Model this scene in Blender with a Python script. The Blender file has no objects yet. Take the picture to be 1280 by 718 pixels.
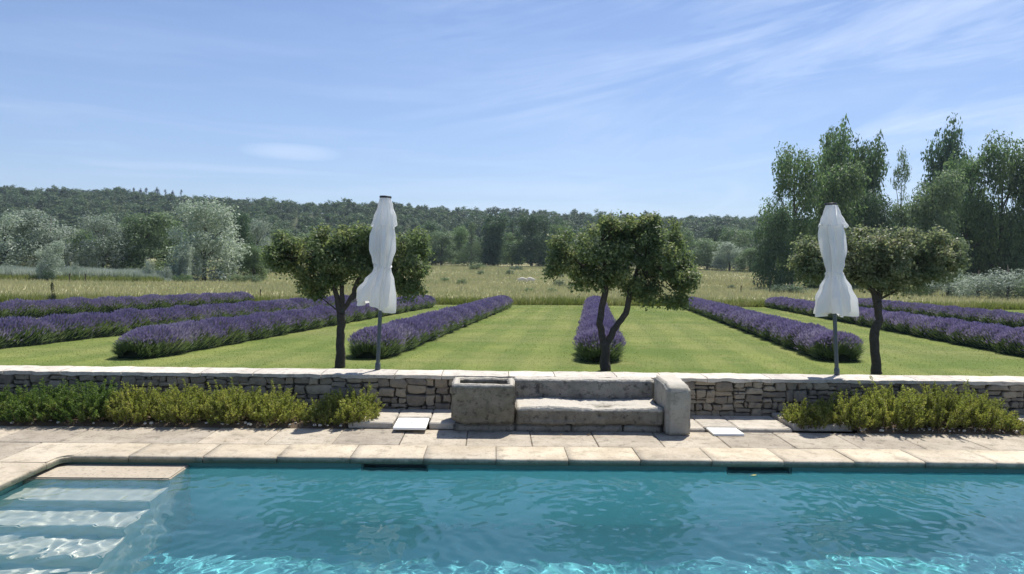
import bpy, bmesh, math, random
import numpy as np
from mathutils import Vector, Matrix, noise
from math import radians, sin, cos, pi, atan2, sqrt, floor

S = bpy.context.scene
COL = S.collection
random.seed(7)
RNG = np.random.default_rng(11)

# ------------------------------------------------------------------ camera
F_PX = 924.4
YAW, PITCH, ROLL = radians(-1.4), radians(-2.3), radians(.85)
CAM = Vector((0, 0, 2.1))
cd = bpy.data.cameras.new('camera')
cd.lens = 26; cd.sensor_width = 36; cd.clip_start = .05; cd.clip_end = 6000
cam = bpy.data.objects.new('camera', cd); COL.objects.link(cam)
CAM_ROT = Matrix.Rotation(YAW, 3, 'Z') @ Matrix.Rotation(pi / 2 + PITCH, 3, 'X') @ Matrix.Rotation(ROLL, 3, 'Z')
cam.matrix_world = Matrix.Translation(CAM) @ CAM_ROT.to_4x4()
S.camera = cam

# ------------------------------------------------------------------ light
SUN_EL, SUN_AZ = radians(61), radians(30)      # azimuth: to the right of +Y
sd = bpy.data.lights.new('sun', 'SUN'); sd.energy = 4.7; sd.angle = radians(.53); sd.color = (1, .955, .88)
sun = bpy.data.objects.new('sun', sd); COL.objects.link(sun)
to_sun = Vector((sin(SUN_AZ) * cos(SUN_EL), cos(SUN_AZ) * cos(SUN_EL), sin(SUN_EL)))
sun.rotation_euler = to_sun.to_track_quat('Z', 'Y').to_euler()
sun.location = (20, 30, 60)

W = bpy.data.worlds.new('World'); S.world = W; W.use_nodes = True
SKY_STRENGTH = .076
S.view_settings.view_transform = 'Standard'; S.view_settings.look = 'None'
S.view_settings.exposure = 0.5; S.view_settings.gamma = 1
S.cycles.use_denoising = True
S.cycles.max_bounces = 14; S.cycles.diffuse_bounces = 7; S.cycles.transmission_bounces = 12; S.cycles.glossy_bounces = 4; S.cycles.transparent_max_bounces = 12
S.cycles.sample_clamp_indirect = 6
S.cycles.caustics_reflective = False; S.cycles.caustics_refractive = True


class NT:
    """tiny node-tree helper"""
    def __init__(s, tree):
        s.t = tree; s.n = tree.nodes; s.l = tree.links
    def add(s, typ, **kw):
        nd = s.n.new(typ)
        for k, v in kw.items():
            if hasattr(nd, k): setattr(nd, k, v)
        return nd
    def link(s, a, b): s.l.new(a, b)
    def val(s, sock, v):
        if hasattr(v, 'is_linked') or isinstance(v, bpy.types.NodeSocket): s.l.new(v, sock)
        else: sock.default_value = v
    def math(s, op, a, b=0.0, c=None, clamp=False):
        nd = s.add('ShaderNodeMath', operation=op, use_clamp=clamp)
        s.val(nd.inputs[0], a); s.val(nd.inputs[1], b)
        if c is not None: s.val(nd.inputs[2], c)
        return nd.outputs[0]
    def mix(s, f, a, b, blend='MIX'):
        nd = s.add('ShaderNodeMix', data_type='RGBA', blend_type=blend)
        s.val(nd.inputs[0], f)
        s.val(nd.inputs[6], a if not isinstance(a, tuple) else (*a[:3], 1)); s.val(nd.inputs[7], b if not isinstance(b, tuple) else (*b[:3], 1))
        return nd.outputs[2]
    def noise(s, vec, scale, detail=3, rough=.55, dist=0.0):
        nd = s.add('ShaderNodeTexNoise')
        if vec is not None: s.l.new(vec, nd.inputs['Vector'])
        nd.inputs['Scale'].default_value = scale; nd.inputs['Detail'].default_value = detail
        nd.inputs['Roughness'].default_value = rough; nd.inputs['Distortion'].default_value = dist
        return nd.outputs[0]
    def voro(s, vec, scale, feature='F1'):
        nd = s.add('ShaderNodeTexVoronoi', feature=feature)
        if vec is not None: s.l.new(vec, nd.inputs['Vector'])
        nd.inputs['Scale'].default_value = scale
        return nd.outputs['Distance']
    def ramp(s, f, lo, hi):
        nd = s.add('ShaderNodeMapRange', clamp=True)
        s.val(nd.inputs[0], f); nd.inputs[1].default_value = lo; nd.inputs[2].default_value = hi
        return nd.outputs[0]
    def coord(s, kind='Object'):
        return s.add('ShaderNodeTexCoord').outputs[kind]
    def pos(s):
        return s.add('ShaderNodeNewGeometry').outputs['Position']
    def scale(s, vec, v):
        nd = s.add('ShaderNodeMapping'); s.l.new(vec, nd.inputs[0]); nd.inputs['Scale'].default_value = v
        return nd.outputs[0]


# ------------------------------------------------------------------ sky
def build_sky():
    n = NT(W.node_tree)
    bg = W.node_tree.nodes['Background']
    sky = n.add('ShaderNodeTexSky', sky_type='NISHITA', sun_disc=False)
    sky.sun_elevation = SUN_EL; sky.sun_rotation = SUN_AZ
    sky.altitude = 200; sky.air_density = 1.0; sky.dust_density = .6; sky.ozone_density = 2.2
    d = n.coord('Generated')
    sep = n.add('ShaderNodeSeparateXYZ'); n.link(d, sep.inputs[0])
    az = n.math('ARCTAN2', sep.outputs[0], sep.outputs[1])
    el = n.math('ARCSINE', sep.outputs[2])
    # cirrus: streaks rising gently towards the right
    along = n.math('ADD', n.math('MULTIPLY', az, .97), n.math('MULTIPLY', el, .24))
    across = n.math('SUBTRACT', n.math('MULTIPLY', el, .97), n.math('MULTIPLY', az, .2))
    def vec(a, b, c=0.0):
        cb = n.add('ShaderNodeCombineXYZ'); n.val(cb.inputs[0], a); n.val(cb.inputs[1], b); n.val(cb.inputs[2], c)
        return cb.outputs[0]
    w1 = n.noise(vec(n.math('MULTIPLY', along, 2.3), n.math('MULTIPLY', across, 13.0)), 1.0, 6, .62, .9)
    w2 = n.noise(vec(n.math('MULTIPLY', along, 9.0), n.math('MULTIPLY', across, 48.0), 3.0), 1.0, 5, .6, .5)
    big = n.noise(vec(n.math('MULTIPLY', az, 2.2), n.math('MULTIPLY', el, 6.0), 7.3), 1.0, 2, .5)
    streak = n.math('ADD', n.math('MULTIPLY', w1, .82), n.math('MULTIPLY', w2, .18))
    streak = n.ramp(streak, .43, .68)
    right = n.math('ADD', n.ramp(az, -.22, .3), .10)
    m = n.math('MULTIPLY', streak, n.math('MULTIPLY', n.ramp(big, .28, .55), right))
    low = n.noise(vec(n.math('MULTIPLY', az, 3.0), n.math('MULTIPLY', el, 34.0), 1.7), 1.0, 4, .55, .4)
    lowm = n.math('MULTIPLY', n.ramp(low, .47, .75), n.math('SUBTRACT', 1.0, n.ramp(el, .02, .34)))
    cl = n.math('MAXIMUM', n.math('MULTIPLY', m, .8), n.math('MULTIPLY', lowm, .45))
    # one small flat cloud low in the left half
    dx = n.math('DIVIDE', n.math('ADD', az, .262), .052); dy = n.math('DIVIDE', n.math('SUBTRACT', el, .131), .009)
    r2 = n.math('ADD', n.math('MULTIPLY', dx, dx), n.math('MULTIPLY', dy, dy))
    flat = n.math('MULTIPLY', n.math('SUBTRACT', 1.0, n.ramp(n.math('ADD', r2, n.math('MULTIPLY', low, 2.6)), 1.0, 2.9)), .45)
    cl = n.math('MAXIMUM', cl, flat)
    # thin veil that thickens towards the horizon
    veil = n.math('MULTIPLY', n.math('SUBTRACT', 1.0, n.ramp(el, -.02, .50)), .36)
    tinted = n.mix(1.0, sky.outputs[0], (.90, .98, 1.19), 'MULTIPLY')
    c1 = n.mix(veil, tinted, (5.0, 6.4, 9.0))
    c2 = n.mix(n.math('MULTIPLY', cl, .75), c1, (8.0, 9.2, 11.2))
    n.link(c2, bg.inputs[0]); bg.inputs[1].default_value = SKY_STRENGTH
build_sky()


# ------------------------------------------------------------------ places
def ray(px, py):
    """direction through a pixel of the 1280 x 718 photograph"""
    return CAM_ROT @ Vector(((px - 640) / F_PX, -(py - 359) / F_PX, -1))
def at_y(px, py, y):
    d = ray(px, py); return CAM + d * (y / d.y)
def at_z(px, py, z):
    d = ray(px, py); return CAM + d * ((z - CAM.z) / d.z)
KN_Y = [0, 10.3, 37, 50, 70, 95, 140, 200, 260, 900]
KN_Z = [.3, .3, -.234, -.5, -.95, -1.5, -1.4, -.5, 0, 0]
def ground_z(y):
    return float(np.interp(y, KN_Y, KN_Z))
def on_ground(px, py):
    d = ray(px, py); t = 10 / d.y; prev = t
    while t * d.y < 600:
        p = CAM + d * t
        if p.z <= ground_z(p.y): break
        prev = t; t += .1
    return CAM + d * t
def x_at(px, y):
    return at_y(px, 330, y).x


# ------------------------------------------------------------------ objects
def tag(o, label=None, cat=None, group=None, kind=None):
    if label: o['label'] = label
    if cat: o['category'] = cat
    if group: o['group'] = group
    if kind: o['kind'] = kind
    return o
def link(name, me, mat=None, parent=None, loc=None):
    o = bpy.data.objects.new(name, me); COL.objects.link(o)
    if mat is not None and not me.materials: me.materials.append(mat)
    if parent is not None: o.parent = parent
    if loc is not None: o.location = loc
    return o
def empty(name, loc, rz=0.0):
    o = bpy.data.objects.new(name, None); COL.objects.link(o)
    o.location = loc; o.rotation_euler = (0, 0, rz); o.empty_display_size = .2
    return o
def mesh_arrays(name, V, faces, smooth=False):
    """V (n,3); faces: list of (m,k) int arrays"""
    me = bpy.data.meshes.new(name)
    V = np.asarray(V, np.float32); me.vertices.add(len(V)); me.vertices.foreach_set('co', V.ravel())
    loops = np.concatenate([np.asarray(f, np.int32).ravel() for f in faces])
    tot = np.concatenate([np.full(len(f), np.asarray(f).shape[1], np.int32) for f in faces])
    start = np.concatenate([[0], np.cumsum(tot)[:-1]]).astype(np.int32)
    me.loops.add(len(loops)); me.loops.foreach_set('vertex_index', loops)
    me.polygons.add(len(tot)); me.polygons.foreach_set('loop_start', start)
    me.update(calc_edges=True)
    me.polygons.foreach_set('use_smooth', np.full(len(tot), smooth))
    return me
def unit(a):
    return a / np.maximum(np.linalg.norm(a, axis=1, keepdims=True), 1e-9)
def leaf_quads(P, A, Nn, L, Wd):
    """diamond leaves: centre P, long axis A, normal Nn, length L, width Wd"""
    A = unit(A); B = unit(np.cross(Nn, A))
    L = np.broadcast_to(np.asarray(L), (len(P),))[:, None]; Wd = np.broadcast_to(np.asarray(Wd), (len(P),))[:, None]
    V = np.stack([P - A * L / 2, P + B * Wd / 2 + A * L * .08, P + A * L / 2, P - B * Wd / 2 + A * L * .08], 1).reshape(-1, 3)
    return V, np.arange(len(V)).reshape(-1, 4)
def blades(P, D, H, Wd, side=None, rng=RNG):
    """thin triangular blades: root P, tip direction D, height H"""
    n = len(P)
    if side is None:
        a = rng.uniform(0, 2 * pi, n); side = np.stack([np.cos(a), np.sin(a), 0 * a], 1)
    H = np.broadcast_to(np.asarray(H), (n,))[:, None]; Wd = np.broadcast_to(np.asarray(Wd), (n,))[:, None]
    V = np.stack([P - side * Wd / 2, P + side * Wd / 2, P + unit(D) * H], 1).reshape(-1, 3)
    return V, np.arange(len(V)).reshape(-1, 3)
def tube(pts, rad, k=7):
    pts = [Vector(p) for p in pts]; V = []; Fc = []
    up = Vector((.31, .87, .11))
    for i, p in enumerate(pts):
        t = (pts[min(i + 1, len(pts) - 1)] - pts[max(i - 1, 0)]).normalized()
        u = t.cross(up).normalized(); v = t.cross(u)
        for j in range(k):
            a = 2 * pi * j / k; V.append(p + (u * cos(a) + v * sin(a)) * rad[i])
    for i in range(len(pts) - 1):
        for j in range(k):
            Fc.append((i * k + j, i * k + (j + 1) % k, (i + 1) * k + (j + 1) % k, (i + 1) * k + j))
    V.append(pts[-1]); c = len(V) - 1; b = (len(pts) - 1) * k
    T = [(b + j, b + (j + 1) % k, c) for j in range(k)]
    return V, Fc, T
class MB:
    """collects pieces into one mesh"""
    def __init__(s): s.V = []; s.F = []
    def add(s, V, *F):
        o = len(s.V); s.V += [tuple(v) for v in V]
        for f in F: s.F += [tuple(i + o for i in q) for q in f]
        return s
    def tube(s, pts, rad, k=7): return s.add(*tube(pts, rad, k))
    def box(s, lo, hi):
        x0, y0, z0 = lo; x1, y1, z1 = hi
        V = [(x0, y0, z0), (x1, y0, z0), (x1, y1, z0), (x0, y1, z0), (x0, y0, z1), (x1, y0, z1), (x1, y1, z1), (x0, y1, z1)]
        return s.add(V, [(3, 2, 1, 0), (4, 5, 6, 7), (0, 1, 5, 4), (1, 2, 6, 5), (2, 3, 7, 6), (3, 0, 4, 7)])
    def mesh(s, name, smooth=False):
        me = bpy.data.meshes.new(name); me.from_pydata(s.V, [], s.F); me.update()
        if smooth: me.polygons.foreach_set('use_smooth', np.full(len(me.polygons), True))
        return me


# ------------------------------------------------------------------ materials
def new_mat(name):
    m = bpy.data.materials.new(name); m.use_nodes = True
    n = NT(m.node_tree); b = m.node_tree.nodes['Principled BSDF']
    return m, n, b
def bump(n, b, h, strength, dist):
    nd = n.add('ShaderNodeBump'); nd.inputs['Strength'].default_value = strength; nd.inputs['Distance'].default_value = dist
    n.link(h, nd.inputs['Height']); n.link(nd.outputs[0], b.inputs['Normal'])
def stone_mat(name, c1, c2, c3, scale=6.0, dark=None, dark_amt=0.0, rough=.9, bs=.6, bd=.01, rand=.25, pits=0.0, lit_top=None, low_shade=None):
    m, n, b = new_mat(name)
    p = n.pos()
    a = n.noise(p, scale, 5, .6); f = n.noise(p, scale * 7, 4, .6); g = n.noise(p, scale * .35, 3, .5)
    c = n.mix(n.ramp(a, .35, .65), c1, c2)
    c = n.mix(n.math('MULTIPLY', n.ramp(g, .45, .7), .8), c, c3)
    if dark is not None:
        k = n.math('MULTIPLY', n.ramp(n.noise(p, scale * 1.6, 6, .7), .52, .66), dark_amt)
        c = n.mix(k, c, dark)
    if pits:
        v = n.math('SUBTRACT', 1.0, n.ramp(n.noise(p, scale * 11, 3, .5), .3, .42))
        c = n.mix(n.math('MULTIPLY', v, pits), c, (.05, .045, .035))
    if lit_top or low_shade:
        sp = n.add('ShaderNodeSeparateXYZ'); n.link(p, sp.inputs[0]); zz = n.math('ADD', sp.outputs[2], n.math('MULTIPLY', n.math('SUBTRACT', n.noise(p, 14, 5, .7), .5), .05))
    if lit_top:       # upper side painted paler: the sunlit look is put into the colour
        c = n.mix(n.math('MULTIPLY', n.ramp(zz, lit_top[0] - .012, lit_top[0] + .012), lit_top[2]), c, lit_top[1])
    if low_shade:      # lower face painted dark green for its shade and the pool's reflection
        c = n.mix(n.math('MULTIPLY', n.math('SUBTRACT', 1.0, n.ramp(zz, low_shade[0] - .02, low_shade[0] + .015)), low_shade[2]), c, low_shade[1])
    r = n.add('ShaderNodeObjectInfo').outputs['Random']
    c = n.mix(1.0, c, n.mix(r, (1 - rand, 1 - rand, 1 - rand * .9), (1 + rand * .5, 1 + rand * .45, 1 + rand * .4)), 'MULTIPLY')
    c = n.mix(n.math('MULTIPLY', f, .35), c, n.mix(1.0, c, (.55, .53, .5), 'MULTIPLY'))
    n.link(c, b.inputs['Base Color']); b.inputs['Roughness'].default_value = rough; b.inputs['Specular IOR Level'].default_value = .25
    bump(n, b, n.math('ADD', n.math('MULTIPLY', a, .6), n.math('MULTIPLY', f, .5)), bs, bd)
    return m
def mown(n, p, c, stripe):
    """mown strips: grass cut to and fro along the rows, with dry spots"""
    sp = n.add('ShaderNodeSeparateXYZ'); n.link(p, sp.inputs[0])
    u = n.math('SUBTRACT', sp.outputs[0], n.math('MULTIPLY', sp.outputs[1], .133)); u = n.math('ADD', u, n.math('MULTIPLY', n.noise(p, .7, 2), .25))
    w = n.ramp(n.math('SINE', n.math('MULTIPLY', u, 2 * pi / stripe)), -.4, .4)
    w = n.math('MULTIPLY', w, n.ramp(n.noise(p, .25, 3), .3, .6))
    c = n.mix(w, c, n.mix(1.0, c, (1.30, 1.20, 1.22), 'MULTIPLY'))
    v = n.ramp(n.noise(n.scale(p, (.35, 3.2, 1)), 1.0, 3, .5), .5, .68); c = n.mix(n.math('MULTIPLY', v, .35), c, n.mix(1.0, c, (1.35, 1.22, 1.3), 'MULTIPLY'))
    dry = n.math('MULTIPLY', n.ramp(n.noise(p, 1.1, 5, .7), .56, .74), .5); return n.mix(dry, c, (.27, .25, .105))
def leaf_mat(name, ca, cb, cc=None, trans=.3, rough=.55, spec=.3, objrand=.25, patch=1.5, tint=(1.2, 1.3, .75), stripe=None):
    """leaf: two greens by leaf, a third in clumps, a shift per plant"""
    m, n, b = new_mat(name)
    g = n.add('ShaderNodeNewGeometry'); r = g.outputs['Random Per Island']
    c = n.mix(r, ca, cb)
    if cc is not None:
        k = n.ramp(n.noise(n.coord('Object'), patch, 2, .5), .45, .68)
        c = n.mix(n.math('MULTIPLY', k, n.ramp(r, .1, .7)), c, cc)
    if stripe: c = mown(n, n.coord('Object'), c, stripe)
    o = n.add('ShaderNodeObjectInfo').outputs['Random']
    c = n.mix(1.0, c, n.mix(o, (1 - objrand, 1 - objrand, 1 - objrand), (1 + objrand, 1 + objrand * .9, 1 + objrand * .6)), 'MULTIPLY')
    n.link(c, b.inputs['Base Color']); b.inputs['Roughness'].default_value = rough; b.inputs['Specular IOR Level'].default_value = spec
    t = n.add('ShaderNodeBsdfTranslucent'); n.link(n.mix(1.0, c, tint, 'MULTIPLY'), t.inputs[0])
    mx = n.add('ShaderNodeMixShader'); mx.inputs[0].default_value = trans
    n.link(b.outputs[0], mx.inputs[1]); n.link(t.outputs[0], mx.inputs[2])
    n.link(mx.outputs[0], m.node_tree.nodes['Material Output'].inputs['Surface'])
    return m
def plain(name, c, rough=.6, spec=.3, vary=.12, scale=8.0, metal=0.0, bs=.15, bd=.004):
    m, n, b = new_mat(name)
    k = n.noise(n.coord('Object'), scale, 4, .6)
    n.link(n.mix(k, tuple(x * (1 - vary) for x in c), tuple(x * (1 + vary) for x in c)), b.inputs['Base Color'])
    b.inputs['Roughness'].default_value = rough; b.inputs['Specular IOR Level'].default_value = spec; b.inputs['Metallic'].default_value = metal
    bump(n, b, k, bs, bd)
    return m

M = {}
M['coping'] = stone_mat('coping_limestone', (.56, .49, .375), (.43, .37, .275), (.60, .535, .42), 3.5, (.25, .215, .16), .65, rand=.16, bs=.5, bd=.007, pits=.4, low_shade=(-.026, (.085, .125, .085), .85))
M['paving'] = stone_mat('paving_limestone', (.47, .41, .32), (.345, .30, .23), (.52, .465, .37), 4.5, (.20, .175, .135), .75, rand=.2, bs=.6, bd=.009, pits=.5)
M['band'] = stone_mat('old_slab_limestone', (.54, .49, .41), (.44, .40, .33), (.60, .55, .47), 6, (.26, .235, .19), .55, rand=.12, bs=.7, bd=.014, pits=.4)
M['cap'] = stone_mat('wall_cap_limestone', (.66, .61, .53), (.53, .49, .42), (.70, .66, .58), 6, (.30, .275, .235), .6, rand=.14, bs=.9, bd=.018, pits=.3)
M['rubble'] = stone_mat('rubble_stone', (.35, .30, .225), (.26, .23, .18), (.39, .32, .225), 8, (.14, .13, .11), .5, rand=.34, bs=.9, bd=.016)
M['mortar'] = stone_mat('wall_core', (.13, .12, .10), (.095, .088, .075), (.15, .135, .11), 9, rand=0, bs=.8, bd=.02)
M['bench'] = stone_mat('bench_stone', (.30, .275, .23), (.215, .20, .165), (.37, .345, .29), 6, (.075, .07, .06), .9, rand=.08, bs=1.0, bd=.022, pits=.6)
LIT_TONE = (.58, .54, .465)  # sunlit tone painted on the tops, over a darker base stone
M['seat'] = stone_mat('bench_seat_stone', (.25, .225, .18), (.165, .15, .12), (.32, .295, .24), 8, (.06, .055, .047), .95, rand=.03, bs=1.0, bd=.022, pits=.6, lit_top=(.262, LIT_TONE, .85))
M['back'] = stone_mat('bench_back_stone', (.27, .255, .225), (.18, .172, .15), (.33, .31, .27), 8, (.065, .062, .057), .95, rand=.03, bs=1.0, bd=.022, pits=.6, lit_top=(.515, LIT_TONE, .8))
M['trough'] = stone_mat('trough_stone', (.255, .23, .17), (.165, .148, .11), (.33, .30, .235), 9, (.065, .06, .047), .95, rand=.03, bs=1.0, bd=.025, pits=.6, lit_top=(.56, LIT_TONE, .8))
M['arm'] = stone_mat('arm_stone', (.40, .375, .315), (.32, .30, .25), (.45, .42, .36), 4, (.19, .18, .15), .6, rand=.03, bs=.8, bd=.012, pits=.3, lit_top=(.585, LIT_TONE, .7))
M['soil'] = stone_mat('dry_soil', (.16, .115, .075), (.11, .08, .055), (.20, .15, .10), 9, rand=0, bs=1, bd=.03)
M['bark'] = plain('oak_bark', (.075, .065, .055), .95, .15, .5, 22, bs=1.0, bd=.02)
M['far_bark'] = plain('far_bark', (.11, .10, .085), .95, .1, .4, 4)
M['canvas'] = leaf_mat('white_canvas_cloth', (.87, .87, .86), (.87, .87, .86), (.83, .83, .82), .55, .85, .15, 0, 3, (1.1, 1.1, 1.1))
M['pole'] = plain('anthracite_metal', (.055, .075, .085), .42, .5, .15, 10)
M['black'] = plain('black_plastic', (.02, .021, .024), .45, .5, .1, 10)
M['lid'] = plain('white_plastic_lid', (.82, .82, .79), .5, .4, .03, 10)
M['pebble'] = plain('pale_pebble', (.62, .58, .50), .9, .2, .2, 12)
M['fleece'] = plain('sheep_fleece', (.62, .58, .50), .95, .1, .1, 9)
M['face'] = plain('sheep_face', (.55, .50, .44), .9, .1, .1, 9)
M['post'] = plain('weathered_post', (.09, .075, .06), .95, .1, .3, 12)
M['tray'] = plain('pale_blue_plastic', (.30, .58, .68), .4, .4, .05, 6)
M['step'] = stone_mat('step_limestone', (.58, .54, .46), (.52, .48, .40), (.62, .58, .50), 4, (.40, .37, .31), .3, rand=.02, bs=.3, bd=.004)
M['platform'] = stone_mat('platform_limestone', (.47, .405, .315), (.42, .36, .275), (.50, .44, .345), 3, (.27, .235, .18), .3, rand=.02, bs=.4, bd=.005, pits=.5)
M['dark_hole'] = plain('skimmer_inside', (.10, .16, .15), .6, .3, .15, 5)

M['oak_leaf'] = leaf_mat('oak_leaf', (.105, .152, .078), (.19, .235, .118), (.32, .33, .155), .48, .5, .2, .06, 2.2, (1.05, 1.15, .78))
M['olive_oak_leaf'] = leaf_mat('grey_oak_leaf', (.14, .178, .105), (.26, .29, .185), (.43, .415, .27), .48, .5, .2, .06, 2.2, (1.05, 1.12, .8))
M['silver_leaf'] = leaf_mat('silver_leaf', (.20, .255, .20), (.40, .455, .39), (.60, .64, .58), .32, .6, .25, .14, 1.4, (1, 1.1, .92))
M['green_leaf'] = leaf_mat('green_leaf', (.090, .155, .082), (.175, .24, .122), (.26, .31, .14), .45, .5, .2, .2, .9, (1.05, 1.2, .88))
M['dark_leaf'] = leaf_mat('dark_leaf', (.050, .098, .062), (.098, .150, .090), (.15, .20, .11), .4, .5, .2, .2, .9, (1.05, 1.15, .9))
M['pale_leaf'] = leaf_mat('pale_leaf', (.100, .155, .090), (.185, .245, .150), (.26, .32, .20), .4, .5, .2, .15, .9, (1.05, 1.15, .85))
M['pine'] = leaf_mat('pine_needles', (.012, .026, .018), (.022, .04, .026), (.03, .05, .03), .1, .6, .2, .1, .9)
M['forest_leaf'] = leaf_mat('forest_leaf', (.050, .092, .052), (.115, .165, .085), (.175, .215, .11), .25, .6, .2, .38, .9, (1.05, 1.2, .9))
M['rosemary'] = leaf_mat('rosemary_needle', (.175, .20, .05), (.30, .315, .095), (.41, .385, .125), .45, .5, .2, .14, 6)
M['dark_shrub'] = leaf_mat('dark_shrub_needle', (.07, .13, .035), (.145, .21, .06), (.24, .28, .08), .4, .5, .2, .05, 5)
M['shoot'] = plain('woody_shoot', (.12, .085, .06), .9, .1, .3, 20)
M['lav_green'] = leaf_mat('lavender_stem', (.095, .140, .075), (.195, .245, .145), (.28, .31, .21), .35, .6, .2, .08, 1.2)
M['lav_flower'] = leaf_mat('lavender_flower', (.160, .142, .255), (.265, .235, .375), (.38, .355, .44), .3, .7, .1, .06, .8, (1.1, 1, 1.1))
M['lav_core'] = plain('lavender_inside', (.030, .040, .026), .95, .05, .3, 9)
M['lawn_blade'] = leaf_mat('lawn_blade', (.098, .145, .034), (.165, .205, .058), (.235, .235, .088), .35, .5, .2, 0, .35, stripe=1.05)
M['hay'] = leaf_mat('meadow_grass_blade', (.36, .355, .195), (.46, .445, .275), (.275, .315, .15), .3, .8, .05, 0, .14, (1.05, 1.05, .9))
M['verge'] = leaf_mat('verge_grass_blade', (.13, .165, .05), (.23, .25, .09), (.40, .36, .22), .35, .7, .15, 0, .4)
M['reed'] = leaf_mat('reed_blade', (.30, .36, .26), (.50, .55, .45), (.66, .69, .62), .3, .7, .2, 0, .25, (1, 1, .95))
M['reed_low'] = leaf_mat('reed_base_blade', (.16, .20, .07), (.26, .29, .12), (.30, .30, .13), .3, .7, .2, 0, .25)


def ground_mat(name, cols, s1, s2, bs=.5, bd=.05, stripe=None):
    m, n, b = new_mat(name)
    p = n.pos()
    a = n.noise(p, s1, 5, .6); f = n.noise(p, s2, 4, .65); g = n.noise(n.scale(p, (.4, 1.6, 1)), s1 * .45, 4, .6)
    c = n.mix(n.ramp(a, .35, .65), cols[0], cols[1]); c = n.mix(n.math('MULTIPLY', n.ramp(g, .45, .62), .75), c, cols[2])
    c = n.mix(n.math('MULTIPLY', n.ramp(f, .45, .7), .5), c, n.mix(1.0, c, (.6, .65, .55), 'MULTIPLY'))
    if stripe: c = mown(n, p, c, stripe)
    n.link(c, b.inputs['Base Color']); b.inputs['Roughness'].default_value = .95; b.inputs['Specular IOR Level'].default_value = .1
    bump(n, b, f, bs, bd)
    return m
M['lawn'] = ground_mat('lawn_turf', [(.105, .150, .036), (.145, .185, .05), (.175, .195, .068)], .5, 18, .7, .04, 1.05)
M['meadow'] = ground_mat('dry_meadow', [(.36, .33, .185), (.42, .385, .23), (.25, .265, .12)], .09, 2.5, .8, .15)
M['hill'] = ground_mat('hill_scrub', [(.055, .07, .035), (.04, .055, .03), (.09, .095, .05)], .02, .3, .8, .5)

# ------------------------------------------------------------------ ground
def build_ground():
    xs = np.concatenate([np.linspace(-900, -60, 22), np.linspace(-50, 60, 45), np.linspace(75, 900, 22)])
    # lawn sheet
    def lawn_far(x): return float(np.interp(x, [-60, -18.8, 2.9, 12.4, 60], [20, 31.0, 36.3, 36.9, 40]))
    lx = np.linspace(-60, 60, 61); V = []; Fq = []
    for i, x in enumerate(lx):
        for j in range(12):
            y = 10.05 + (lawn_far(x) - 10.05) * j / 11; V.append((x, y, ground_z(y)))
    for i in range(60):
        for j in range(11): a = i * 12 + j; Fq.append((a, a + 12, a + 13, a + 1))
    tag(link('lawn', mesh_arrays('lawn', V, [np.array(Fq)], True), M['lawn']), kind='structure')
    ys = [9.9, 14, 20, 26, 32, 37, 43, 50, 60, 70, 82, 95, 115, 140, 170, 200, 230, 262]
    V = []; Fq = []
    for x in xs:
        for y in ys:
            z = ground_z(y) - (.06 if y < 42 else 0) + (.12 * noise.noise(Vector((x * .06, y * .06, 3))) if y > 42 else 0); V.append((x, y, z))
    k = len(ys)
    for i in range(len(xs) - 1):
        for j in range(k - 1): a = i * k + j; Fq.append((a, a + k, a + k + 1, a + 1))
    tag(link('meadow', mesh_arrays('meadow', V, [np.array(Fq)], True), M['meadow']), kind='structure')
    return lawn_far
lawn_far = build_ground()

# wooded hill: height by bearing
HB = [-1.2, -.75, -.64, -.51, -.41, -.33, -.25, -.2, -.14, -.07, 0, .13, .33, .8, 1.2]
HE = [60, 72, 76, 75, 69, 66, 65.5, 65, 62, 59.5, 57, 55, 54, 54, 52]
def hill_z(x, y):
    e = float(np.interp(x / max(y, 1), HB, HE)); top = (e - 9) * 600 / 924 - 1
    t = min(max((y - 250) / 350, 0), 1); t = t * t * (3 - 2 * t)
    return top * t + 2.5 * noise.noise(Vector((x * .012, y * .012, 1))) * t
def build_hill():
    bx = np.linspace(-1.25, 1.25, 90); ys = np.concatenate([np.linspace(248, 620, 32), [700]])
    V = []; Fq = []; k = len(ys)
    for b in bx:
        for y in ys: V.append((b * y, y, hill_z(b * y, min(y, 620)) - .15))
    for i in range(89):
        for j in range(k - 1): a = i * k + j; Fq.append((a, a + k, a + k + 1, a + 1))
    tag(link('hill', mesh_arrays('hill', V, [np.array(Fq)], True), M['hill']), kind='structure')
build_hill()

# ------------------------------------------------------------------ crowns
def crown_np(clumps, n, leaf, seed, up=.35, fill=.45, aspect=.55, droop=0.0):
    rng = np.random.default_rng(seed)
    c = np.asarray(clumps, float); w = c[:, 3] * c[:, 4] + c[:, 4] * c[:, 5] + c[:, 3] * c[:, 5]
    idx = rng.choice(len(c), n, p=w / w.sum())
    d = unit(rng.normal(size=(n, 3))); r = rng.uniform(0, 1, n) ** fill
    # ragged shell: every clump is lumpy
    lump = 1 + .22 * np.sin(d[:, 0] * 5 + idx * 1.7) * np.sin(d[:, 1] * 6 + idx) + .16 * np.sin(d[:, 2] * 9 + idx * 2.3)
    P = c[idx, :3] + d * c[idx, 3:6] * (r * lump)[:, None]
    N = unit(d * .8 + rng.normal(size=(n, 3)) * .7 + np.array([0, 0, up]))
    A = unit(np.cross(N, rng.normal(size=(n, 3)))); A[:, 2] -= droop
    L = leaf * rng.uniform(.6, 1.35, n)
    return leaf_quads(P, A, N, L, L * aspect)

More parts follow.
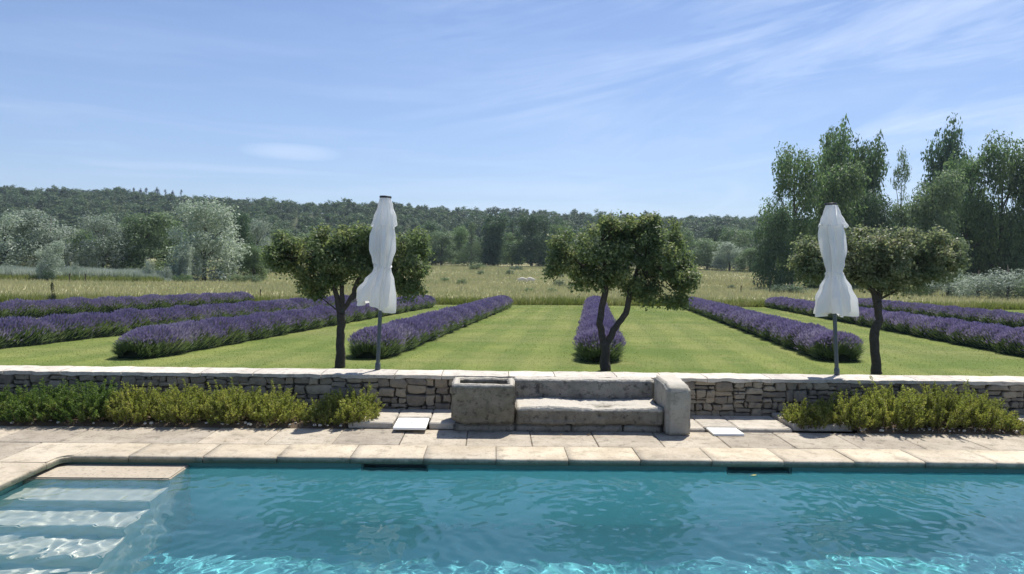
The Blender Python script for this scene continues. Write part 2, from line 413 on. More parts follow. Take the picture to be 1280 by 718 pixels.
def unit_tree(kind, seed, n):
    """crown and trunk in a box 1 wide, 1 high, base at z = 0"""
    r = random.Random(seed); cl = []; tr = MB()
    def put(R, a, h, s, q=.85, dx=0.0): cl.append((cos(a) * R + dx, sin(a) * R, h, s, s, s * q))
    if kind == 'round':
        for i in range(46):
            a = r.uniform(0, 2 * pi); h = r.uniform(.10, .88); R = .37 * sqrt(max(.02, 1 - ((h - .42) / .58) ** 2)) * (r.random() ** .4)
            put(R, a, h, r.uniform(.09, .19), r.uniform(.7, 1.0))
        lf, up = .032, .85
    elif kind == 'broad':
        for i in range(60):
            a = r.uniform(0, 2 * pi); h = r.uniform(.04, .90); R = .40 * sqrt(max(.02, 1 - ((h - .36) / .64) ** 2)) * (r.random() ** .4)
            put(R, a, h, r.uniform(.07, .18), r.uniform(.6, .95))
        lf, up = .030, .85
    elif kind == 'poplar':
        for k in range(7):                       # several upright plumes, tips bent by the wind
            a = r.uniform(0, 2 * pi); R = .0 if k == 0 else r.uniform(.10, .28); tipz = .97 if k == 0 else r.uniform(.74, .95); ox, oy = cos(a) * R, sin(a) * R
            for i in range(22):
                f = (i + r.random()) / 22; h = .05 + (tipz - .05) * f; q = min(1, (1 - f) * 3.0 + .50); b_ = r.uniform(0, 2 * pi); rr = .10 * q * r.random()
                put(0, 0, h, r.uniform(.11, .175) * q, .45); cl[-1] = (ox + cos(b_) * rr + .16 * h ** 2.5, oy + sin(b_) * rr, h, cl[-1][3], cl[-1][4], cl[-1][5])
        lf, up = .034, .65
    elif kind == 'cone':
        for i in range(46):
            h = r.uniform(.04, .95); R = .40 * (1 - h) ** .8 * r.random() ** .4; a = r.uniform(0, 2 * pi)
            put(R, a, h, .07 + .13 * (1 - h) * r.uniform(.6, 1.1), .7)
        lf, up = .026, .3
    elif kind == 'sparse':
        for i in range(44):
            h = r.uniform(.12, .96); R = .40 * min(1, (1 - h) * 1.8 + .10) * r.random() ** .6; a = r.uniform(0, 2 * pi)
            put(R, a, h, r.uniform(.07, .15), .5, .05 * h)
        lf, up = .026, .25
    else:  # bush
        for i in range(30):
            a = r.uniform(0, 2 * pi); R = .40 * r.random() ** .5; h = r.uniform(.1, .8) * sqrt(1 - (R / .46) ** 2)
            put(R, a, h, r.uniform(.10, .19), 1.1)
        lf, up = .035, .8
    V, Fq = crown_np(cl, n, lf, seed + 5, up, .33, droop=.3 if kind in ('poplar', 'sparse') else 0)
    crown = mesh_arrays('crown', V, [Fq])
    lean = .12 if kind == 'poplar' else .03
    tr.tube([(0, 0, -.02), (.006, 0, .15), (lean * .2, .01, .45), (lean, 0, .9)], [.030, .024, .016, .004], 6)
    for i in range(10):
        c = cl[i * len(cl) // 10]; h0 = max(.1, c[2] * .62)
        tr.tube([(lean * h0 * h0, 0, h0), ((c[0] + lean * h0) / 2, c[1] / 2, (h0 + c[2]) / 2 + .02), c[:3]], [.011, .008, .003], 5)
    return crown, tr.mesh('trunk', True)
UT = {}
for kd, n_, vs in (('round', 12000, 3), ('broad', 16000, 3), ('poplar', 15000, 3), ('cone', 6000, 2), ('sparse', 3600, 1), ('bush', 5000, 3)):
    for v in range(vs): UT[kd, v] = unit_tree(kd, 31 * v + len(kd) * 7, n_)
NVAR = {'round': 3, 'broad': 3, 'poplar': 3, 'cone': 2, 'sparse': 1, 'bush': 3}
def put_crown(t, kind, v, leaf, n1, n2):
    """both meshes are shared by every tree of the kind; the leaf material sits on the object"""
    c, k = UT[kind, v]
    for me in (c, k):
        if not me.materials: me.materials.append(M['far_bark'])
    o = link(n1, c, None, t); o.material_slots[0].link = 'OBJECT'; o.material_slots[0].material = M[leaf]
    link(n2, k, None, t)
tree_count = [0]
def far_tree(name, px, top, base_y, w_px, kind, leaf, label, cat='tree', group=None, shear=0.0, depth=1.0):
    x = x_at(px, base_y); z0 = ground_z(base_y); h = at_y(px, top, base_y).z - z0; w = w_px * base_y / F_PX * {'poplar': 1.42, 'sparse': 1.25}.get(kind, 1.12)
    tree_count[0] += 1; v = tree_count[0] % NVAR[kind]
    t = empty(name, (x, base_y, z0), random.uniform(0, 2 * pi) if kind != 'poplar' else random.uniform(-.5, .5))
    t.scale = (w, w * depth, h)
    put_crown(t, kind, v, leaf, 'crown' if cat == 'tree' else 'foliage', 'trunk' if cat == 'tree' else 'stem')
    return tag(t, label, cat, group)

def build_trees():
    LG, CG, RG = 'trees along the left edge of the meadow', 'trees along the far edge of the meadow', 'tall trees on the right of the meadow'
    T = far_tree
    # left: silver trees behind the reeds
    T('silver_tree', 5, 264, 96, 82, 'round', 'silver_leaf', 'silver-leaved tree cut by the left edge of the photo behind the reeds', group=LG)
    T('silver_tree', 62, 262, 100, 74, 'round', 'silver_leaf', 'silver-leaved tree second from the left edge, straight above the little field tree', group=LG)
    T('leafy_tree', 104, 285, 112, 50, 'round', 'green_leaf', 'dark green tree filling the gap between the silver trees above the reeds', group=LG)
    T('silver_tree', 128, 266, 102, 62, 'round', 'silver_leaf', 'rounded grey-green tree behind the reeds, left of the leafier green tree', group=LG)
    T('leafy_tree', 178, 263, 106, 84, 'broad', 'pale_leaf', 'broad soft green tree left of the biggest silver poplar', group=LG)
    T('leafy_tree', 214, 272, 116, 40, 'round', 'green_leaf', 'narrow green tree tucked against the left side of the big silver poplar', group=LG)
    T('silver_poplar_tree', 255, 249, 90, 88, 'broad', 'silver_leaf', 'biggest silver poplar, tallest tree on the left half, standing at the end of the reeds', group=LG)
    T('silver_sapling', 232, 304, 84, 22, 'poplar', 'silver_leaf', 'thin silver sapling at the foot of the big silver poplar', group=LG)
    T('leafy_tree', 301, 262, 118, 36, 'round', 'dark_leaf', 'dark green tree rising behind the right shoulder of the big silver poplar', group=LG)
    T('silver_tree', 322, 272, 128, 44, 'round', 'silver_leaf', 'hazy grey-green tree just right of the big silver poplar', group=LG)
    T('leafy_tree', 318, 304, 96, 40, 'broad', 'green_leaf', 'low bright green tree between the big silver poplar and the left oak', group=LG)
    T('leafy_tree', 352, 284, 140, 46, 'broad', 'pale_leaf', 'soft green tree behind the left end of the left oak crown', group=LG)
    T('leafy_tree', 392, 288, 170, 48, 'round', 'pale_leaf', 'pale tree mostly hidden behind the left oak crown', group=LG)
    T('leafy_tree', 436, 288, 185, 52, 'round', 'dark_leaf', 'dark tree hidden behind the trunk side of the left oak crown', group=LG)
    T('leafy_tree', 482, 290, 195, 50, 'round', 'green_leaf', 'tree behind the closed left parasol at the far meadow edge', group=LG)
    T('field_bush', 60, 333, 76, 17, 'bush', 'dark_leaf', 'dark leafy bush at the foot of the small lone field tree', 'bush')
    T('field_tree', 62, 300, 78, 36, 'round', 'silver_leaf', 'small rounded tree standing alone before the reeds above the little cypress', group=None)
    # far edge
    T('leafy_tree', 522, 298, 196, 40, 'round', 'green_leaf', 'green tree at the far meadow edge behind the right tip of the left oak', group=CG)
    T('leafy_tree', 552, 288, 202, 44, 'broad', 'pale_leaf', 'soft green far tree first one clear of the left oak', group=CG)
    T('pointed_tree', 589, 275, 200, 34, 'cone', 'pale_leaf', 'pointed grey-green far tree left of the dark upright pair', group=CG)
    T('dark_tree', 617, 264, 206, 42, 'poplar', 'dark_leaf', 'dark upright far tree, left one of the pair beyond the sheep', group=CG)
    T('dark_tree', 664, 266, 206, 54, 'broad', 'dark_leaf', 'broad dark far tree directly beyond the sheep', group=CG)
    T('leafy_tree', 640, 290, 214, 34, 'round', 'green_leaf', 'lower green far tree wedged between the two dark upright trees', group=CG)
    T('leafy_tree', 700, 279, 214, 44, 'round', 'green_leaf', 'far tree half hidden by the left edge of the middle oak', group=CG)
    T('leafy_tree', 745, 284, 218, 52, 'round', 'green_leaf', 'far tree hidden behind the left half of the middle oak', group=CG)
    T('leafy_tree', 798, 282, 220, 52, 'broad', 'pale_leaf', 'far tree hidden behind the right half of the middle oak', group=CG)
    T('leafy_tree', 848, 286, 215, 48, 'round', 'green_leaf', 'far tree showing past the right edge of the middle oak', group=CG)
    T('silver_tree', 884, 298, 196, 46, 'round', 'pale_leaf', 'grey-green far tree, first clear one right of the middle oak', group=CG)
    T('silver_tree', 912, 302, 188, 44, 'round', 'silver_leaf', 'pale rounded far tree halfway between the middle oak and the tall right trees', group=CG)
    T('leafy_tree', 938, 310, 180, 40, 'broad', 'green_leaf', 'bright green low far tree left of the tall right trees', group=CG)
    T('leafy_tree', 918, 284, 226, 54, 'round', 'green_leaf', 'hazy far tree behind the pale rounded one', group=CG)
    T('leafy_tree', 534, 276, 238, 36, 'round', 'dark_leaf', 'dark round tree at the hill foot behind the right tip of the left oak', group=CG)
    T('leafy_tree', 572, 280, 232, 32, 'poplar', 'green_leaf', 'slim tree at the hill foot left of the pointed one', group=CG)
    T('leafy_tree', 640, 272, 236, 30, 'cone', 'dark_leaf', 'dark spire between the two dark upright trees at the hill foot', group=CG)
    T('leafy_tree', 690, 270, 236, 34, 'poplar', 'dark_leaf', 'dark upright tree at the hill foot touching the middle oak on its left', group=CG)
    T('leafy_tree', 895, 282, 236, 40, 'broad', 'dark_leaf', 'dark tree at the hill foot right of the middle oak', group=CG)
    # right group
    T('dark_tree', 990, 180, 92, 78, 'broad', 'green_leaf', 'broad dark tree at the left end of the tall right group, reaching the ground', group=RG)
    T('dark_tree', 964, 256, 86, 54, 'round', 'dark_leaf', 'low dark tree on the left flank of the tall right group', group=RG)
    T('poplar_tree', 1036, 145, 112, 56, 'poplar', 'green_leaf', 'tall wind-bent poplar with a ragged top, tallest in the left of the right group', group=RG)
    T('poplar_tree', 1058, 166, 114, 44, 'poplar', 'dark_leaf', 'dark poplar pressed against the right side of the ragged tallest one', group=RG)
    T('leafy_tree', 1036, 200, 96, 92, 'broad', 'green_leaf', 'lighter green leafy tree before the wind-bent poplars', group=RG)
    T('poplar_tree', 1080, 164, 108, 52, 'poplar', 'green_leaf', 'drooping poplar at the right side of the wind-bent group, beside the birch', group=RG)
    T('leafy_tree', 1082, 236, 100, 70, 'broad', 'dark_leaf', 'low dark tree behind the right oak crown, under the drooping poplar', group=RG)
    T('birch_tree', 1123, 188, 110, 40, 'sparse', 'pale_leaf', 'thin see-through birch with sky showing through its leaves', group=RG)
    T('leafy_tree', 1130, 252, 104, 60, 'broad', 'pale_leaf', 'low pale tree under the see-through birch', group=RG)
    T('poplar_tree', 1174, 140, 118, 62, 'poplar', 'dark_leaf', 'tallest dark poplar standing alone above the right oak', group=RG)
    T('leafy_tree', 1164, 208, 98, 80, 'broad', 'pale_leaf', 'olive green tree at the foot of the tallest dark poplar', group=RG)
    T('leafy_tree', 1206, 190, 106, 70, 'broad', 'green_leaf', 'tall green tree right of the tallest dark poplar', group=RG)
    T('leafy_tree', 1248, 166, 104, 80, 'broad', 'green_leaf', 'tall full green tree close to the right edge of the photo', group=RG)
    T('leafy_tree', 1296, 180, 102, 84, 'broad', 'green_leaf', 'tall green tree cut by the right edge of the photo', group=RG)
    T('leafy_tree', 1225, 252, 112, 70, 'round', 'pale_leaf', 'shaded low tree in the understory right of the right oak', group=RG)
    T('leafy_tree', 1278, 260, 112, 70, 'round', 'green_leaf', 'shaded low tree in the understory at the right edge', group=RG)
    T('leafy_tree', 1186, 262, 110, 70, 'broad', 'dark_leaf', 'shaded dark tree in the understory directly behind the right oak crown', group=RG)
    B = 'bushes at the right meadow edge'
    T('silver_bush', 1186, 308, 62, 64, 'bush', 'silver_leaf', 'silver-green bush right under the tip of the right oak crown', 'bush', B)
    T('silver_bush', 1224, 334, 58, 58, 'bush', 'silver_leaf', 'low silver-green bush between the taller one and the right edge', 'bush', B)
    T('silver_bush', 1262, 326, 56, 70, 'bush', 'silver_leaf', 'wide pale bush at the right edge behind the farthest lavender', 'bush', B)
    T('silver_bush', 1150, 342, 62, 38, 'bush', 'pale_leaf', 'small pale bush behind the trunk side of the right oak', 'bush', B)
    T('dark_bush', 988, 352, 68, 54, 'bush', 'dark_leaf', 'dark low bush under the left end of the tall right trees', 'bush', B)
    T('green_bush', 1300, 336, 54, 56, 'bush', 'pale_leaf', 'pale bush cut by the right edge of the photo', 'bush', B)
    T('cypress_tree', 64.5, 351, 27.5, 15, 'cone', 'pine', 'tiny dark cypress standing at the far left lawn edge', group=None)
    G = 'scattered bushes in the dry meadow'
    for px, py, w, h, lb in ((637, 344, 9, 6, 'dark tuft bush on the far meadow left of the sheep'), (705, 338, 8, 6, 'small dark bush at the far meadow rim by the middle oak'),
                             (698, 347, 10, 9, 'round dark bush right of the sheep'), (700, 359, 14, 8, 'spiky dark bush below right of the sheep'),
                             (715, 361, 11, 5, 'flat dark bush touching the left side of the middle oak trunk view'), (661, 365, 9, 6, 'small bush just below the sheep'),
                             (690, 366, 12, 5, 'low flat bush above the middle lavender row'), (601, 345, 7, 6, 'dark bush at the meadow left rim under the pointed tree'),
                             (556, 352, 9, 6, 'low bush right of the left oak tip'), (578, 357, 12, 7, 'rounded green bush above the right end of the lavender behind the left parasol'),
                             (596, 338, 16, 8, 'wide green bush under the pointed far tree'), (645, 338, 14, 6, 'green bush at the rim below the dark pair of trees'),
                             (915, 362, 9, 5, 'green tuft left of the dark fence post')):
        p = on_ground(px, py)
        far_tree('meadow_bush', px, py - h * 1.5, p.y, w * 1.3, 'bush', 'dark_leaf' if 'dark' in lb else 'green_leaf', lb, 'bush', G)
    H = 'bushes along the reeds'
    for px, py, w, h, leaf, lb in ((94, 333, 10, 12, 'silver_leaf', 'white-leaved shoot above the reeds right of the small field tree'), (121, 332, 10, 10, 'silver_leaf', 'second white-leaved shoot poking over the reeds'),
                             (186, 338, 16, 24, 'silver_leaf', 'pale bush over the right half of the reeds'), (208, 346, 16, 18, 'silver_leaf', 'pale bush ending the reeds at the big silver poplar'),
                             (228, 354, 22, 20, 'green_leaf', 'green bush at the left foot of the big silver poplar'), (297, 352, 26, 12, 'green_leaf', 'low green bush right of the big silver poplar'),
                             (316, 352, 22, 12, 'pale_leaf', 'pale low bush below the bright green tree')):
        far_tree('edge_bush', px, py - h, 82, w, 'bush', leaf, lb, 'bush', H)
build_trees()

# distinct dark pines on the crest
def build_pines():
    for i, (px, top, w, lb) in enumerate(((168, 241, 9, 'dark pine on the ridge, first of the seven from the left'), (176, 240, 10, 'dark pine on the ridge, second of the seven from the left'), (183, 239, 11, 'wide dark pine on the ridge, third of the seven from the left'),
                              (197, 238, 12, 'tallest dark pine on the ridge, middle of the seven'), (207, 241, 8, 'dark pine on the ridge right of the tallest one'),
                              (216, 242, 9, 'dark pine on the ridge, sixth of the seven from the left'), (227, 241, 8, 'thin dark pine on the ridge, last of the seven on the right'))):
        y = 560; x = x_at(px, y); z0 = hill_z(x, y); h = at_y(px, top, y).z - z0
        t = empty('ridge_pine', (x, y, z0), i * 1.3); w_ = w * y / F_PX; t.scale = (w_ * 1.25, w_ * 1.25, max(h + 3, 11))
        put_crown(t, 'cone', i % 2, 'pine', 'crown', 'trunk')
        tag(t, lb, 'pine tree', 'dark pines on the ridge')
build_pines()

# the wood that covers the hill: one mass
def build_forest():
    src = bpy.data.collections.new('forest_sources')
    for v, (kd, n_) in enumerate((('round', 520), ('broad', 560), ('round', 480), ('cone', 420))):
        r = random.Random(90 + v); cl = []
        for i in range(13):
            a = r.uniform(0, 2 * pi); R = .38 * r.random() ** .5; h = r.uniform(.3, .86) if kd != 'cone' else r.uniform(.1, .95)
            if kd == 'cone': R *= 1 - h * .85
            s = r.uniform(.12, .2); cl.append((cos(a) * R, sin(a) * R, h, s, s, s * .8))
        V, Fq = crown_np(cl, n_, .095, 400 + v, .8)
        me = mesh_arrays('forest_crown', V, [Fq]); me.materials.append(M['forest_leaf'])
        src.objects.link(bpy.data.objects.new('forest_crown', me))
    P = []; r = random.Random(5)
    y = 236.0
    while y < 640:
        step = 6.2 + (y - 236) * .007
        x = -1.12 * y
        while x < 1.0 * y:
            xx = x + r.uniform(-.45, .45) * step; yy = y + r.uniform(-.45, .45) * step
            P.append((xx, yy, (hill_z(xx, yy) if yy > 250 else ground_z(yy)) - .4)); x += step
        y += step
    me = bpy.data.meshes.new('forest'); me.from_pydata(P, [], [])
    n = len(P); hs = np.array([4.0 + 3.4 * (noise.noise(Vector((p[0] * .02, p[1] * .02, 9))) * .5 + .5) + r.uniform(-1, 2.2) for p in P], np.float32)
    hs = hs * np.exp(RNG.normal(0, .16, n)).astype(np.float32)
    sc = np.stack([hs * RNG.uniform(.9, 1.45, n), hs * RNG.uniform(.9, 1.45, n), hs * 1.12], 1).astype(np.float32)
    me.attributes.new('size', 'FLOAT_VECTOR', 'POINT').data.foreach_set('vector', sc.ravel())
    me.attributes.new('turn', 'FLOAT', 'POINT').data.foreach_set('value', RNG.uniform(0, 2 * pi, n).astype(np.float32))
    o = link('forest', me); tag(o, kind='stuff')
    ng = bpy.data.node_groups.new('forest_scatter', 'GeometryNodeTree')
    ng.interface.new_socket('Geometry', in_out='INPUT', socket_type='NodeSocketGeometry'); ng.interface.new_socket('Geometry', in_out='OUTPUT', socket_type='NodeSocketGeometry')
    N = ng.nodes; L = ng.links
    gi = N.new('NodeGroupInput'); go = N.new('NodeGroupOutput'); iop = N.new('GeometryNodeInstanceOnPoints'); ci = N.new('GeometryNodeCollectionInfo')
    ci.inputs[0].default_value = src; ci.inputs['Separate Children'].default_value = True; ci.inputs['Reset Children'].default_value = True
    a1 = N.new('GeometryNodeInputNamedAttribute'); a1.data_type = 'FLOAT_VECTOR'; a1.inputs[0].default_value = 'size'
    a2 = N.new('GeometryNodeInputNamedAttribute'); a2.data_type = 'FLOAT'; a2.inputs[0].default_value = 'turn'
    cx = N.new('ShaderNodeCombineXYZ'); L.new(a2.outputs[0], cx.inputs[2])
    L.new(gi.outputs[0], iop.inputs['Points']); L.new(ci.outputs[0], iop.inputs['Instance']); iop.inputs['Pick Instance'].default_value = True
    L.new(a1.outputs[0], iop.inputs['Scale']); L.new(cx.outputs[0], iop.inputs['Rotation']); L.new(iop.outputs[0], go.inputs[0])
    md = o.modifiers.new('scatter', 'NODES'); md.node_group = ng
build_forest()

# ------------------------------------------------------------------ meadow and lawn grass
def build_grass():
    rng = np.random.default_rng(3)
    gz = np.vectorize(ground_z)
    def wedge(n, y0, y1, b0=-.80, b1=.78, p=1.0):
        u = rng.uniform(0, 1, n) ** p; y = np.sqrt(y0 * y0 + u * (y1 * y1 - y0 * y0)); x = rng.uniform(b0, b1, n) * y
        return x, y
    lf = np.interp
    far = lambda x: np.interp(x, [-60, -18.8, 2.9, 12.4, 60], [20, 31.0, 36.3, 36.9, 40])
    # lawn
    x, y = wedge(230000, 10.2, 37, p=1.3); k = y < far(x) - .05; x, y = x[k], y[k]
    P = np.stack([x, y, gz(y) - .004], 1); n = len(P)
    st = np.sign(np.sin((x - .133 * y) * 2 * pi / 1.05 + .3 * np.sin(y)))
    D = np.stack([rng.normal(0, .4, n), rng.normal(0, .4, n) + st * .75, np.ones(n)], 1)
    V, T = blades(P, D, rng.uniform(.010, .022, n) * (1 + y / 60), .006 + y * .0004, rng=rng)
    tag(link('lawn_grass', mesh_arrays('lawn_grass', V, [T]), M['lawn_blade']), kind='stuff')
    # hay meadow
    x, y = wedge(340000, 24, 205, p=1.55); k = y > far(x) + .1; x, y = x[k], y[k]
    patch = np.sin(x * .21 + 1.3 * np.sin(y * .13)) * np.sin(y * .17 + .6) * .5 + .5
    keep = rng.uniform(0, 1, len(x)) < .5 + .5 * patch; x, y = x[keep], y[keep]; n = len(x)
    P = np.stack([x, y, gz(y) - .03], 1); D = np.stack([rng.normal(.15, .3, n), rng.normal(0, .3, n), np.ones(n)], 1)
    V, T = blades(P, D, rng.uniform(.14, .40, n) * (1 + y / 300), 0.018 + y * .0010, rng=rng)
    tag(link('meadow_grass', mesh_arrays('meadow_grass', V, [T]), M['hay']), kind='stuff')
    # tall verge along the mown edge
    n = 42000; x = rng.uniform(-30, 32, n); y = far(x) + .08 + rng.exponential(.9, n)
    P = np.stack([x, y, gz(y) - .02], 1); D = np.stack([rng.normal(0, .25, n), rng.normal(0, .25, n), np.ones(n)], 1)
    V, T = blades(P, D, rng.uniform(.2, .55, n) * (1 - .35 * np.exp(-(y - far(x)) * 2)), .035, rng=rng)
    tag(link('verge_grass', mesh_arrays('verge_grass', V, [T]), M['verge']), kind='stuff')
    # reeds on the left
    n = 60000; x = rng.uniform(-64, -35, n); y = rng.uniform(79, 89, n)
    edge = np.interp(x, [-64, -44, -38, -35], [1, 1, .8, .3]); top = edge * (1.35 + .25 * np.sin(x * .5) * np.sin(y * .8 + x * .2))
    P = np.stack([x, y, gz(y) - .05], 1); D = np.stack([rng.normal(.1, .16, n), rng.normal(0, .16, n), np.ones(n)], 1)
    V, T = blades(P, D, top * rng.uniform(.75, 1.2, n), .13, rng=rng)
    tag(link('reeds', mesh_arrays('reeds', V, [T]), M['reed']), kind='stuff')
    n = 9000; x = rng.uniform(-64, -35, n); y = rng.uniform(77, 79.5, n)
    P = np.stack([x, y, gz(y) - .05], 1); D = np.stack([rng.normal(.1, .25, n), rng.normal(0, .2, n), np.ones(n)], 1)
    V, T = blades(P, D, rng.uniform(.3, .9, n), .14, rng=rng)
    tag(link('reed_bank_grass', mesh_arrays('reed_bank_grass', V, [T]), M['reed_low']), kind='stuff')
build_grass()

# ------------------------------------------------------------------ lavender
ROW_S = .133
def lavender(xc, y0, y1, seed, label, w=1.0, hgt=.5, dens=1.0, ROW_S=.133):
    rng = np.random.default_rng(seed); Ln = y1 - y0
    root = empty('lavender_row', (xc, y0, ground_z(y0)))
    gz = np.vectorize(ground_z)
    def width(t):      # half width along the row, with plant-to-plant swell
        e = np.minimum(1, np.minimum(t, Ln - t) / .45); e = np.sqrt(np.clip(1 - (1 - e) ** 2, 0, 1))
        return (w / 2) * (.42 + .58 * e) * (1 + .10 * np.sin(t * 2 * pi / 1.05 + seed) + .06 * np.sin(t * 3.1 + seed * 2))
    def frame(t, a, rr, hh):
        """t along the row; a angle over the section (0..pi); returns point and outward direction"""
        hw = width(t) * rr; e = np.minimum(1, np.minimum(t, Ln - t) / .5); top = hh * (.55 + .45 * np.sqrt(np.clip(1 - (1 - e) ** 2, 0, 1))) * (1 + .06 * np.sin(t * 2 * pi / 1.05 + seed + .4) + .05 * np.sin(t * 3.7 + seed) + .03 * np.sin(t * 9.1 + seed))
        u = np.cos(a) * hw; z = np.sin(a) ** .8 * top
        end = np.where(t < .5, -(1 - t / .5), np.where(t > Ln - .5, 1 - (Ln - t) / .5, 0))
        P = np.stack([ROW_S * t + u, t, z + gz(y0 + t) - ground_z(y0)], 1)
        D = np.stack([np.cos(a) * .75, end * .8, np.sin(a) * .8 + .35], 1)
        return P, unit(D)
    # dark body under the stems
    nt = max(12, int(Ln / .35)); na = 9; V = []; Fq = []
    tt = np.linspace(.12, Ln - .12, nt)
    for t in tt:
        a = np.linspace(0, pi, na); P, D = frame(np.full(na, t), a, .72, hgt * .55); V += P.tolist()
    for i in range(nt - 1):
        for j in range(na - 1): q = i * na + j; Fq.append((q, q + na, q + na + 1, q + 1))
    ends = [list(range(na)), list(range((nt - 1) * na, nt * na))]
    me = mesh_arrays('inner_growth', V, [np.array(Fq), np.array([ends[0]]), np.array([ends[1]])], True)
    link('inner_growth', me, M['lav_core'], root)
    # where the row is near, more and finer pieces
    n = int(Ln * 1600 * dens); t = rng.uniform(0, 1, n) ** 1.35 * Ln; a = np.arccos(np.clip(rng.uniform(-1, 1, n) ** 1, -1, 1))
    P, D = frame(t, a, .80, hgt * .66)
    P = P - D * .06
    D2 = D + rng.normal(0, .22, (n, 3)); Hh = rng.uniform(.12, .24, n)
    V, T = blades(P, D2, Hh, .012 + (y0 + t) * .0007, rng=rng)
    link('foliage', mesh_arrays('foliage', V, [T]), M['lav_green'], root)
    n = int(Ln * 2000 * dens); t = rng.uniform(0, 1, n) ** 1.35 * Ln; a = np.arccos(np.clip(rng.uniform(-1, 1, n), -1, 1))
    keep = (np.sin(a) + rng.normal(0, .17, n)) > .50; endk = np.clip(t / .7, 0, 1); keep &= (np.sin(a) + rng.normal(0, .15, n)) > .95 - .6 * endk
    t, a = t[keep], a[keep]; n = len(t)
    P, D = frame(t, a, 1.0, hgt * .86); D = unit(D + rng.normal(0, .16, (n, 3)))
    P = P + D * rng.uniform(-.05, .05, n)[:, None]
    L = rng.uniform(.045, .10, n); V, Q = leaf_quads(P, D, rng.normal(size=(n, 3)), L, .011 + (y0 + t) * .0007)
    link('flowers', mesh_arrays('flowers', V, [Q]), M['lav_flower'], root)
    tag(root, label, 'lavender', 'lavender rows on the lawn')
def far_end(x): return 34.6 + .16 * (x - 4.5)
lavender(-16.6, 14, 33.5, 1, 'farthest left lavender row, a thin purple band before the tiny cypress', 1.0, .55, .9, .285)
lavender(-10.6, 9.8, 31.5, 2, 'second lavender row from the left, running out of the left edge', 1.05, .55, 1.1, .215)
lavender(-6.25, 12.8, 32.8, 3, 'lavender row that starts left of the left oak trunk and passes behind it', 1.0, .54, 1.2, .165)
lavender(-2.25, 13.2, 33.4, 4, 'lavender row that starts behind the pole of the left parasol', 1.0, .54, 1.2)
lavender(1.9, 13.0, 34.8, 5, 'middle lavender row seen end-on behind the forked oak trunk', .95, .54, 1.2)
lavender(6.55, 13.6, 35.6, 6, 'lavender row ending behind the pole of the right parasol', 1.0, .54, 1.2)
lavender(11.0, 13.2, 37.4, 7, 'long lavender row behind the right oak trunk, running out of the right edge', 1.05, .56)
lavender(15.9, 14.5, 38.6, 8, 'farthest right lavender row, just before the silver bushes', 1.0, .52, .8)

# ------------------------------------------------------------------ oaks behind the wall
def oak(name, label, Y, trunk, ells, leafm, seed, n, drops=()):
    rng = random.Random(seed)
    base = at_y(trunk[0][0][0], trunk[0][0][1], Y); root = empty(name, (base.x, Y, ground_z(Y)))
    O = Vector(root.location)
    def W3(px, py, dy=0.0): return at_y(px, py, Y + dy) - O
    tb = MB(); tips = []
    for line in trunk:
        pts = [W3(q[0], q[1], q[3] if len(q) > 3 else 0) for q in line]; rad = [q[2] * .6 * Y / F_PX for q in line]
        if line is trunk[0]: pts = [Vector((pts[0].x, pts[0].y, -.05))] + pts[1:]; rad[0] *= 1.15
        # resample with a little crookedness
        P2 = []; R2 = []
        for i in range(len(pts) - 1):
            for s in range(4):
                f = s / 4; p = pts[i].lerp(pts[i + 1], f); j = .012 if 0 < i + f else 0
                P2.append(p + Vector((rng.uniform(-j, j), rng.uniform(-j, j), 0))); R2.append((rad[i] * (1 - f) + rad[i + 1] * f) * rng.uniform(.93, 1.07))
        P2.append(pts[-1]); R2.append(rad[-1]); tb.tube(P2, R2, 9); tips += P2[-5:]
    clumps = []
    for (cx, cy, rx, ry) in ells:
        c = W3(cx, cy); RX, RZ = rx * Y / F_PX, ry * Y / F_PX; RY = max(RX, RZ) * .95
        k = max(6, int(RX * RZ * 110))
        for i in range(k):
            d = Vector((rng.gauss(0, 1), rng.gauss(0, 1), rng.gauss(0, 1))).normalized() * rng.random() ** .4 * .9
            s = rng.uniform(.11, .21)
            clumps.append((c.x + d.x * RX, c.y + d.y * RY, c.z + d.z * RZ, s, s, s * .85))
    for c in clumps[::3]:
        t = min(tips, key=lambda q: (q - Vector(c[:3])).length + .6 * max(0, q.z - c[2]))
        mid = t.lerp(Vector(c[:3]), .5) + Vector((rng.uniform(-.06, .06), rng.uniform(-.06, .06), .03))
        tb.tube([t, mid, Vector(c[:3])], [.016, .010, .004], 5)
    link('trunk', tb.mesh('trunk', True), M['bark'], root)
    V, Q = crown_np(clumps, int(n * 1.5), .050, seed, .55, .5, .62)
    link('crown', mesh_arrays('crown', V, [Q]), M[leafm], root)
    # last year's thin shoots that stick out of the top
    tag(root, label, 'oak tree', 'oaks behind the stone wall')
oak('oak_tree', 'left oak with three limbs behind the wall, crown crossing behind the left parasol', 12.05,
    [[(425, 470, 9.5), (426, 420, 8.5), (426, 392, 8.5)], [(426, 394, 7), (420, 365, 5), (414, 345, 4), (400, 325, 3)], [(427, 394, 6), (428, 365, 4.5), (424, 340, 4), (430, 318, 2.5)],
     [(428, 388, 5), (440, 372, 5), (446, 352, 4), (458, 335, 3.5), (480, 315, 2)], [(440, 374, 4), (450, 366, 3.5), (475, 345, 3, .1), (505, 330, 2, .15)]],
    [(372, 320, 38, 32), (420, 315, 48, 36), (468, 312, 45, 36), (514, 318, 28, 36), (508, 352, 28, 24), (400, 346, 34, 18), (450, 344, 38, 20), (348, 312, 16, 18), (392, 362, 10, 9)], 'oak_leaf', 21, 24000)
